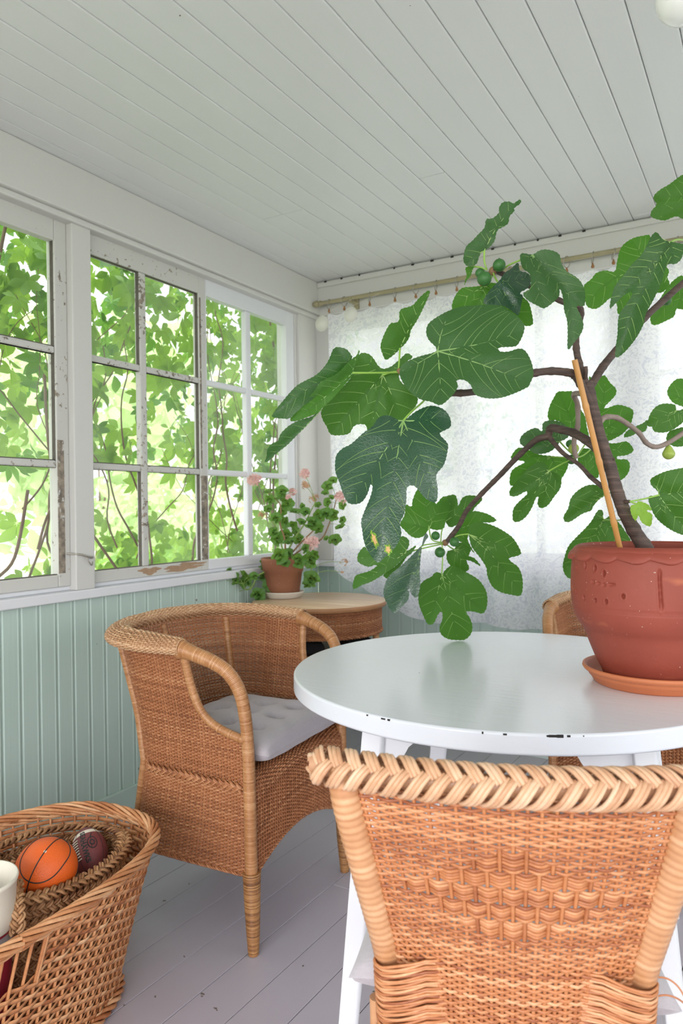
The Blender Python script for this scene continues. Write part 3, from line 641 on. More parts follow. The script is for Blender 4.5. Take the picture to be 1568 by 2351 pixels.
# ================================================================ white round table
TC = np.array([-.592, 1.849]); TZ = .75; TR = .556
table = empty('dining_table', (TC[0], TC[1], 0), label='round white painted wooden dining table with splayed legs carrying the potted fig', cat='table')
mb = MB(); mb.lathe([(.0005, TZ-.042), (TR-.007, TZ-.042), (TR-.004, TZ-.042), (TR, TZ-.0385), (TR, TZ-.036), (TR, TZ-.006), (TR, TZ-.0035), (TR-.003, TZ), (TR-.006, TZ), (TR-.02, TZ), (.0005, TZ)], (0, 0, 0), 200)
mb.build('tabletop', 'tabletop', table, bevel=0)
for px_, w_, h_ in ((843, .0022, .0014), (880, .005, .0014), (892, .003, .0018), (1108, .0015, .002), (1158, .0035, .0015), (1272, .009, .0022), (1285, .006, .0028), (1306, .003, .0018), (1258, .003, .0016), (1340, .001, .001)):
    c = at(px_, 1685, 1.2); a = math.atan2(c[1]-TC[1], c[0]-TC[0])
    d0 = at(px_, 1660, 1); dr = d0-CAMP; # find rim point with this bearing
    best = min(np.linspace(-PI, 0, 900), key=lambda t: abs((TC[0]+TR*math.cos(t))*dr[1]-(TC[1]+TR*math.sin(t))*dr[0])+(9 if (TC[1]+TR*math.sin(t)) > TC[1] else 0))
    p = np.array([(TR+.0002)*math.cos(best), (TR+.0002)*math.sin(best), TZ-.0035]); tt = np.array([-math.sin(best), math.cos(best), 0]); n_ = np.array([math.cos(best), math.sin(best), 0])
    Mx = np.eye(4); Mx[:3, 0] = tt; Mx[:3, 1] = n_; Mx[:3, 2] = (0, 0, 1); Mx[:3, 3] = p
    mb = MB(); mb.box((-w_, -.002, -h_), (w_, .0004, h_*.9), M4=Mx); mb.build('chipped_spot', 'dark', table)
legs = [((862, 1700, 1.58), (-.05, -.075)), ((1473, 1745, 1.50), (.075, -.02)), ((1025, 1725, 2.10), (-.06, .05)), ((1473, 1745, 2.04), (.06, .06))]
tops = []
for (px_, py_, d_), (ox, oy) in legs:
    c = at(px_, py_, d_); c = np.array([c[0], c[1], TZ-.04]); tops.append(c); out = c[:2]-TC; out = out/np.linalg.norm(out)
    mb = MB(); ft = np.array([c[0]+out[0]*.10, c[1]+out[1]*.10, 0]); ang = -YAW+.12; 
    ring_ = [(-.023, -.017), (.016, -.017), (.023, -.010), (.023, .017), (-.023, .017)]; R2 = np.array([[math.cos(-ang), -math.sin(-ang)], [math.sin(-ang), math.cos(-ang)]])
    G = np.array([[np.r_[(p[:2]+(R2 @ np.array(q))*s_), p[2]] for q in ring_] for p, s_ in ((c, 1.1), ((c*.5+ft*.5), 1.0), (ft, .85))])
    mb.grid(G, closev=True, smooth=False); mb.add(G[-1], [tuple(range(5))[::-1]], smooth=False); mb.build('leg', 'white', table, bevel=.003, world=True, fixn=True)
# aprons with notched ends between the legs
for a, b in ((0, 2), (0, 1), (1, 3), (2, 3)):
    p, q = tops[a], tops[b]; d = q-p; L = np.linalg.norm(d); d = d/L; mb = MB(); n_ = np.array([-d[1], d[0], 0])*.009
    cb = lambda w_: [(.0, -.076), (w_, -.076), (w_+.012, -.070), (w_+.022, -.052), (w_+.034, -.042)]
    prof = cb(.05)+[(L-x_, z_-(.012 if (a, b) == (0, 1) and x_ < .12 else 0)) for x_, z_ in reversed(cb(.11 if (a, b) == (0, 1) else .05))]; G = np.array([[p+d*x_+n_*s_+np.array([0, 0, z_-0]) for z_ in (0.0-.001, zz)] for x_, zz in prof for s_ in (1,)]); G2 = G-2*n_
    mb.grid(G, smooth=False); mb.grid(G2, smooth=False); mb.grid(np.stack([G[:, 1], G2[:, 1]], 1), smooth=False); mb.build('apron', 'white', table, world=True)
# ================================================================ fig pot
PA = np.array([-.243, 1.855])
sau = empty('plant_saucer', (PA[0], PA[1], TZ), label='orange terracotta saucer under the big red pot on the white table', cat='saucer')
mb = MB(); mb.lathe([(.0005, .0), (.132, 0), (.137, .004), (.1435, .016), (.147, .018), (.1475, .022), (.151, .026), (.158, .030), (.1615, .035), (.1605, .040), (.155, .0405), (.150, .036), (.142, .018), (.134, .009), (.0005, .009)], seg=120)
mb.build('dish', 'terra_orange', sau)
pot = empty('flower_pot', (PA[0], PA[1], TZ+.009), label='large red terracotta pot with wavy rim and pressed finger marks holding the fig', cat='pot')
prof = [(.0005, 0), (.108, 0), (.112, .004), (.1185, .022), (.133, .052), (.146, .085), (.157, .114), (.1685, .132), (.1775, .150), (.1835, .172), (.186, .196), (.1865, .222), (.1855, .25), (.184, .272), (.183, .286), (.1835, .295), (.178, .309), (.166, .316), (.160, .314), (.158, .305), (.162, .27), (.165, .22), (.160, .18), (.150, .15), (.0005, .14)]
pr = crom(prof[1:22], 11); nz = len(pr); seg = 700; th = np.arange(seg)/seg*2*PI; base = math.atan2(-PA[1], -PA[0])
def potdent(a, z_):
    d = 0; 
    return d
R_g = np.repeat(pr[:, 0][:, None], seg, 1); Z_g = np.repeat(pr[:, 1][:, None], seg, 1); A_g = np.repeat(th[None], nz, 0)
outer = (np.arange(nz) < 165)[:, None]
def bear(px_):                                   # bearing on the pot wall
    r = at(px_, 1400, 1)-CAMP; best = None
    for t in np.linspace(0, 2*PI, 1440):
        p = PA+.184*np.array([math.cos(t), math.sin(t)])
        if (p-PA) @ (-PA) < 0: continue
        e = abs(p[0]*r[1]-p[1]*r[0])
        if best is None or e < best[0]: best = (e, t)
    return best[1]
def dent(px_, zc, wa, wz, dp, tilt=0):
    global R_g
    a0 = bear(px_); da = (A_g-a0+PI) % (2*PI)-PI; x_ = da*.184; z_ = Z_g-zc-x_*tilt
    q = (x_/wa)**2+(z_/wz)**2; R_g = R_g-np.where(outer, dp*np.exp(-q*1.2)-dp*.22*np.exp(-(q-1.8)**2), 0)
def zof(py_): return 1.17-(py_-1168)/1681*1.65-TZ-.009
dz = lambda x, y: (1250+x*.2028, 1200+y*.2028)
for x, y, h_ in ((372, 580, 30), (468, 540, 38), (577, 560, 38), (680, 610, 38), (372, 860, 28), (458, 910, 28), (583, 920, 24), (706, 920, 32), (898, 845, 30)):
    px_, py_ = dz(x, y); dent(px_, zof(py_), .0042, h_*.2028/1681*1.65*.9, .011)
for x, y in ((560, 715), (620, 728), (680, 735), (740, 728), (780, 722)): px_, py_ = dz(x, y); dent(px_, zof(py_), .007, .0035, .0045)
for y in (600, 680, 760, 840, 920): px_, py_ = dz(1305+(y-600)*.05, y); dent(px_, zof(py_), .0045, .012, .006)
for y, dp in ((985, .0012), (1003, .001), (1022, .001)): 
    zc = zof(1200+y*.2028)-.004; R_g = R_g-np.where(outer, dp*np.exp(-((Z_g-zc)/.0013)**2), 0)
G = np.stack([R_g*np.cos(A_g), R_g*np.sin(A_g), Z_g], -1)
mb = MB(); mb.grid(G, closev=True); mb.lathe([(.0005, 0), (.1085, 0)], seg=60); mb.build('body', 'terra', pot)
# crimped rim band
mb = MB(); seg = 360; th = np.arange(seg)/seg*2*PI; wv = np.sin(th*17); sharp = np.abs(np.sin(th*8.5))**.8
rows = []
for t in np.linspace(0, 1, 12):
    z_ = .316-.027*t-.008*t*sharp; rr = .166+.020*math.sin(min(1, t*1.3)*PI/2)+.010*t*(sharp*.9)-(.012 if t > .95 else 0)
    rows.append(np.stack([rr*np.cos(th), rr*np.sin(th), z_+.002*wv*t], 1))
mb.grid(np.array(rows), closev=True); mb.build('crimped_rim', 'terra', pot)
mb = MB(); n = 24; mb.lathe([(.0005, .268), (.04, .272), (.10, .266), (.166, .262)], seg=60); mb.build('soil', 'soil', pot)
# ================================================================ bamboo stake
def pth(cr, lst):
    sc, ox, oy = {'A': (.29337, 600, 650), 'B': (.24872, 860, 440), 'C': (.2602, 1160, 380), 'D': (.26786, 800, 1110), 'E': (.26658, 1150, 820), 'G': (.3189, 450, 1050), 'P': (1, 0, 0)}[cr]
    return [(x*sc+ox, y*sc+oy) for x, y in lst]
def W(px_, py_, d): return at(px_, py_, d)
p0 = W(1431, 1290, 1.74); p1 = W(1319, 826, 1.66)
p0[2] = max(p0[2], TZ+.2)
st = empty('plant_stake', tuple(p0), label='thin bamboo stake supporting the fig trunk, standing in the pot', cat='stake')
mb = MB(); L = np.linspace(0, 1, 60); P_ = p0[None]*(1-L[:, None])+p1[None]*L[:, None]; rr = np.full(60, .0068)
for k in (12, 30, 46): rr[k] += .0013; rr[k-1] += .0005
mb.tube(P_, rr, 12); mb.build('cane', 'bamboo', st, world=True)
# ================================================================ fig tree
fig = empty('fig_tree', (PA[0]+.0, PA[1], TZ+.27), label='potted fig tree with large lobed dark green leaves and a leaning brown trunk', cat='plant')
def branch(name, pts, radii, mat='bark', knobs=.06, sub=8):
    P_ = np.array([W(*p) for p in pts]); P_ = crom(P_, sub); r = np.interp(np.linspace(0, 1, len(P_)), np.linspace(0, 1, len(radii)), radii)
    r = r*(1+knobs*np.clip(np.sin(np.arange(len(P_))*1.9)+np.sin(np.arange(len(P_))*.83), 0, 2))
    mb = MB(); mb.tube(P_, r, 14); return mb.build(name, mat, fig, world=True)
branch('trunk', [(1492, 1292, 1.76), (1483, 1262, 1.755), (1458, 1222, 1.75), (1434, 1176, 1.74), (1416, 1127, 1.735), (1401, 1073, 1.73), (1380, 1012, 1.725), (1364, 950, 1.72), (1353, 900, 1.715), (1347, 876, 1.71)], [.0215, .0185, .0165, .0155, .015, .0145, .014, .0135, .0135, .012])
branch('branch', [(1368, 970, 1.72), (1352, 920, 1.712), (1335, 885, 1.70), (1320, 862, 1.69), (1308, 856, 1.68), (1268, 852, 1.66), (1225, 857, 1.63), (1180, 872, 1.60), (1130, 888, 1.57), (1085, 900, 1.54), (1040, 902, 1.52), (985, 893, 1.50), (945, 872, 1.49), (917, 848, 1.48)], [.011, .010, .0095, .0088, .0082, .0075, .0072, .007, .0065, .006], knobs=.09)
branch('branch', [(1348, 890, 1.71), (1340, 868, 1.71), (1331, 840, 1.705), (1323, 800, 1.70), (1324, 760, 1.69), (1334, 722, 1.68), (1328, 704, 1.67), (1290, 692, 1.655), (1240, 668, 1.64), (1190, 645, 1.62), (1150, 627, 1.60), (1130, 618, 1.59)], [.0095, .0085, .0075, .007, .0065, .006, .0055, .006], knobs=.09)
branch('branch', [(1350, 900, 1.715), (1358, 884, 1.72), (1370, 864, 1.73), (1384, 842, 1.74), (1408, 812, 1.76), (1440, 775, 1.78), (1485, 725, 1.80), (1530, 684, 1.83), (1575, 645, 1.86), (1650, 590, 1.9), (1690, 520, 1.92)], [.0095, .009, .0095, .0085, .008, .008, .0075, .006])
branch('branch', [(1368, 985, 1.725), (1378, 968, 1.74), (1390, 958, 1.76), (1416, 959, 1.79), (1443, 975, 1.82), (1466, 993, 1.85), (1484, 1017, 1.88), (1505, 1026, 1.9), (1531, 1018, 1.92), (1568, 994, 1.95), (1620, 950, 1.98)], [.007, .0065, .006, .006, .006, .0055], 'bark_grey', .1)
branch('branch', [(1375, 1035, 1.73), (1355, 1017, 1.75), (1321, 996, 1.80), (1290, 987, 1.85), (1265, 983, 1.88), (1257, 1001, 1.90), (1230, 1011, 1.93), (1185, 1052, 1.98), (1150, 1089, 2.02), (1128, 1111, 2.05), (1095, 1145, 2.09), (1070, 1175, 2.13), (1053, 1208, 2.16), (1024, 1246, 2.19)], [.011, .0105, .010, .010, .009, .0075, .007, .007, .0065, .007, .007])
branch('branch', [(1263, 1006, 1.895), (1291, 1039, 1.87), (1331, 1068, 1.83), (1355, 1094, 1.79), (1384, 1118, 1.745)], [.0065, .0055, .005, .0055, .006])
branch('branch', [(1346, 905, 1.72), (1318, 905, 1.80), (1326, 930, 1.84), (1326, 980, 1.86), (1318, 1012, 1.87), (1320, 1041, 1.88), (1325, 1052, 1.88)], [.006, .0065, .006, .006, .0055, .006], 'bark_grey', .12)
branch('branch', [(1343, 868, 1.70), (1345, 855, 1.69), (1344, 842, 1.69)], [.005, .0045, .005]); branch('branch', [(1430, 1150, 1.735), (1437, 1152, 1.72), (1446, 1151, 1.71)], [.005, .0045, .0035])
branch('branch', [(1404, 1060, 1.73), (1407, 1056, 1.722), (1409, 1053, 1.715)], [.004, .004, .003])
def inpoly(x, y, P_):
    c = False; j = len(P_)-1
    for i in range(len(P_)):
        xi, yi = P_[i]; xj, yj = P_[j]
        if (yi > y) != (yj > y) and x < (xj-xi)*(y-yi)/(yj-yi)+xi: c = not c
        j = i
    return c
def leafpatch(mb, out, base, tips, d0, gx, gy, cup, seed, vein=True, vw=1.0, serr=1.1, fold=1.0, spur=None):
    """outline traced in pixels; the blade is a tilted, cupped surface at its own distance"""
    rnd = random.Random(seed); n_sub = 5; P_ = np.array(out, float)
    S_ = crom(P_, n_sub, closed=True)
    seg = np.linalg.norm(np.roll(S_, -1, 0)-S_, axis=1); per = seg.sum(); m = max(40, int(per/4.6)); L = np.r_[0, np.cumsum(seg)]; cl = np.vstack([S_, S_[:1]]); s_ = np.arange(m)/m*per
    Q = np.stack([np.interp(s_, L, cl[:, 0]), np.interp(s_, L, cl[:, 1])], 1); cen = Q.mean(0)
    tq = np.roll(Q, -1, 0)-np.roll(Q, 1, 0); nn = np.stack([tq[:, 1], -tq[:, 0]], 1); nn /= np.linalg.norm(nn, axis=1)[:, None]+1e-9
    area = .5*np.sum(Q[:, 0]*np.roll(Q[:, 1], -1)-np.roll(Q[:, 0], -1)*Q[:, 1]); sgn = 1 if area > 0 else -1
    Q = Q+nn*sgn*((np.arange(m) % 2)*serr-serr*.5)[:, None]
    size = max(Q.max(0)-Q.min(0)); bx, by = base; veins = []
    for k, (tx, ty) in enumerate(tips):
        dx, dy = tx-bx, ty-by; l_ = math.hypot(dx, dy); b0_ = rnd.uniform(-.05, .05); Qp = [tuple(q) for q in Q]; best = None
        for db in (0, .05, -.05, .1, -.1, .16, -.16, .22, -.22, .3, -.3):
            bend = (b0_+db)*l_; pts = [(bx+dx*t-dy/l_*bend*math.sin(PI*t), by+dy*t+dx/l_*bend*math.sin(PI*t)) for t in np.linspace(0, .985, max(6, int(l_/8)))]
            nout = sum(not inpoly(p[0], p[1], Qp) for p in pts[1:])
            if best is None or nout < best[0]: best = (nout, pts)
            if nout == 0: break
        pts = best[1]
        if best[0]:
            keep = [pts[0]]
            for p in pts[1:]:
                if inpoly(p[0], p[1], Qp) or len(keep) < 3: keep.append(p)
                else: break
            if len(keep) > 4: pts = keep
        veins.append((pts, 1.0))
    vpts = np.array([p for v, _ in veins for p in v]) if veins else np.zeros((0, 2)); K = size/320.
    ph = rnd.uniform(0, 6); ph2 = rnd.uniform(0, 6)
    def depth(x, y):
        x = np.asarray(x, float); y = np.asarray(y, float); ux = (x-bx)/size; uy = (y-by)/size; r2 = ux*ux+uy*uy
        d = d0+gx*(x-bx)/100+gy*(y-by)/100+cup*r2*.22*K+.010*K*np.sin(ux*9+ph)*np.cos(uy*8+ph2)
        if len(vpts):
            dv = np.sqrt(((np.stack([x, y], -1)[..., None, :]-vpts)**2).sum(-1)).min(-1); d = d-fold*.016*K*np.minimum(dv/(size*.14), 1)**.8
        return d
    global LASTD; LASTD = depth
    Pl = [tuple(q) for q in Q]; step = max(5.5, size/30); ins = []
    y = Q[:, 1].min()
    while y < Q[:, 1].max():
        x = Q[:, 0].min()+rnd.random()*step
        while x < Q[:, 0].max():
            px_, py_ = x+rnd.uniform(-.25, .25)*step, y+rnd.uniform(-.25, .25)*step
            if inpoly(px_, py_, Pl) and (((Q-np.array([px_, py_]))**2).sum(1).min() > (step*.45)**2): ins.append((px_, py_))
            x += step
        y += step
    allp = [Vector(p) for p in Pl]+[Vector(p) for p in ins]; ed = [(i, (i+1) % len(Pl)) for i in range(len(Pl))]
    vo, _, fo_, *_r = delaunay_2d_cdt(allp, ed, [], 1, 1e-4)
    V2 = np.array([tuple(v) for v in vo]); D_ = depth(V2[:, 0], V2[:, 1])
    V3 = CAMP[None]+(FW[None]+RT[None]*((V2[:, 0]-784)/FPX)[:, None]-UP[None]*((V2[:, 1]-1175.5)/FPX)[:, None])*D_[:, None]
    fc = []
    for f in fo_:
        a, b, c = V3[f[0]], V3[f[1]], V3[f[2]]; n_ = np.cross(b-a, c-a); fc.append(tuple(f) if n_ @ (CAMP-a) > 0 else tuple(f)[::-1])
    mb.add(V3, fc, 0, rnd.random())
    if vein:
        def to3(pts): 
            a = np.array(pts); d = depth(a[:, 0], a[:, 1])-.0004
            return CAMP[None]+(FW[None]+RT[None]*((a[:, 0]-784)/FPX)[:, None]-UP[None]*((a[:, 1]-1175.5)/FPX)[:, None])*d[:, None]
        for k, (pts, _) in enumerate(veins):
            mb.tube(to3(pts), np.linspace(.0018, .00050, len(pts))*vw*(size/250)**.5, 6, 1, caps=False)
            l_ = math.hypot(pts[-1][0]-pts[0][0], pts[-1][1]-pts[0][1]); a0 = math.atan2(pts[-1][1]-pts[0][1], pts[-1][0]-pts[0][0]); others = [np.array(v) for j, (v, _) in enumerate(veins) if j != k]
            nsp = max(3, int(l_/27)); 
            for j in range(1, nsp):
                t = (j+rnd.uniform(-.22, .22))/nsp; q = pts[min(len(pts)-1, int(t*(len(pts)-1)))]
                for sd_ in (-1, 1):
                    ang = a0+sd_*(1.05-.25*t)+rnd.uniform(-.16, .16); cur = np.array(q, float); run = [tuple(cur)]
                    for s2 in range(60):
                        ang -= sd_*.030; cur = cur+6*np.array([math.cos(ang), math.sin(ang)])
                        if not inpoly(cur[0], cur[1], Pl): break
                        if s2 > 2 and others:
                            dself = np.sqrt(((np.array(pts)-cur)**2).sum(1)).min(); doth = min(np.sqrt(((o_-cur)**2).sum(1)).min() for o_ in others)
                            if doth < dself*.9: break
                        run.append(tuple(cur))
                    if len(run) > 3: mb.tube(to3(run), np.linspace(.00060, .00022, len(run))*vw*(size/250)**.5, 4, 1, caps=False)
def leaf(cr, out, base, tips, d0, mat, gx=0., gy=0., cup=.25, vein=None, patches=(), vw=1., label=None, fold=1., stalk=None, seed=None):
    seed = seed or len(bpy.data.objects); mb = MB(); O = pth(cr, out); B_ = pth(cr, [base])[0]; T_ = pth(cr, tips)
    leafpatch(mb, O, B_, T_, d0, gx, gy, cup, seed, vw=vw, fold=fold)
    global SPOTD
    if label and label.startswith('largest'): SPOTD = LASTD
    for (o2, b2, t2, dd, gx2, gy2, c2, mi) in patches:
        k = len(mb.m); leafpatch(mb, pth(cr, o2), pth(cr, [b2])[0], pth(cr, t2), dd, gx2, gy2, c2, seed+5, fold=fold)
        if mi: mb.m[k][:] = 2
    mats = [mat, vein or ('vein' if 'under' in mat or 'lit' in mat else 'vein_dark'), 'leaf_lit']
    o = mb.build('leaf', mats, fig, world=True)
    if label: o['label'] = label
    if stalk:
        m2 = MB(); sp = [W(*p) for p in stalk]; m2.tube(crom(sp, 6), np.linspace(.0022, .0017, (len(sp)-1)*6+1), 8); m2.build('leaf_stalk', 'petiole', o, fixn=False, world=False).location = -Vector((0, 0, 0))
        ch = o.children[0]; ch.location = -Vector(fig.location)
    return o
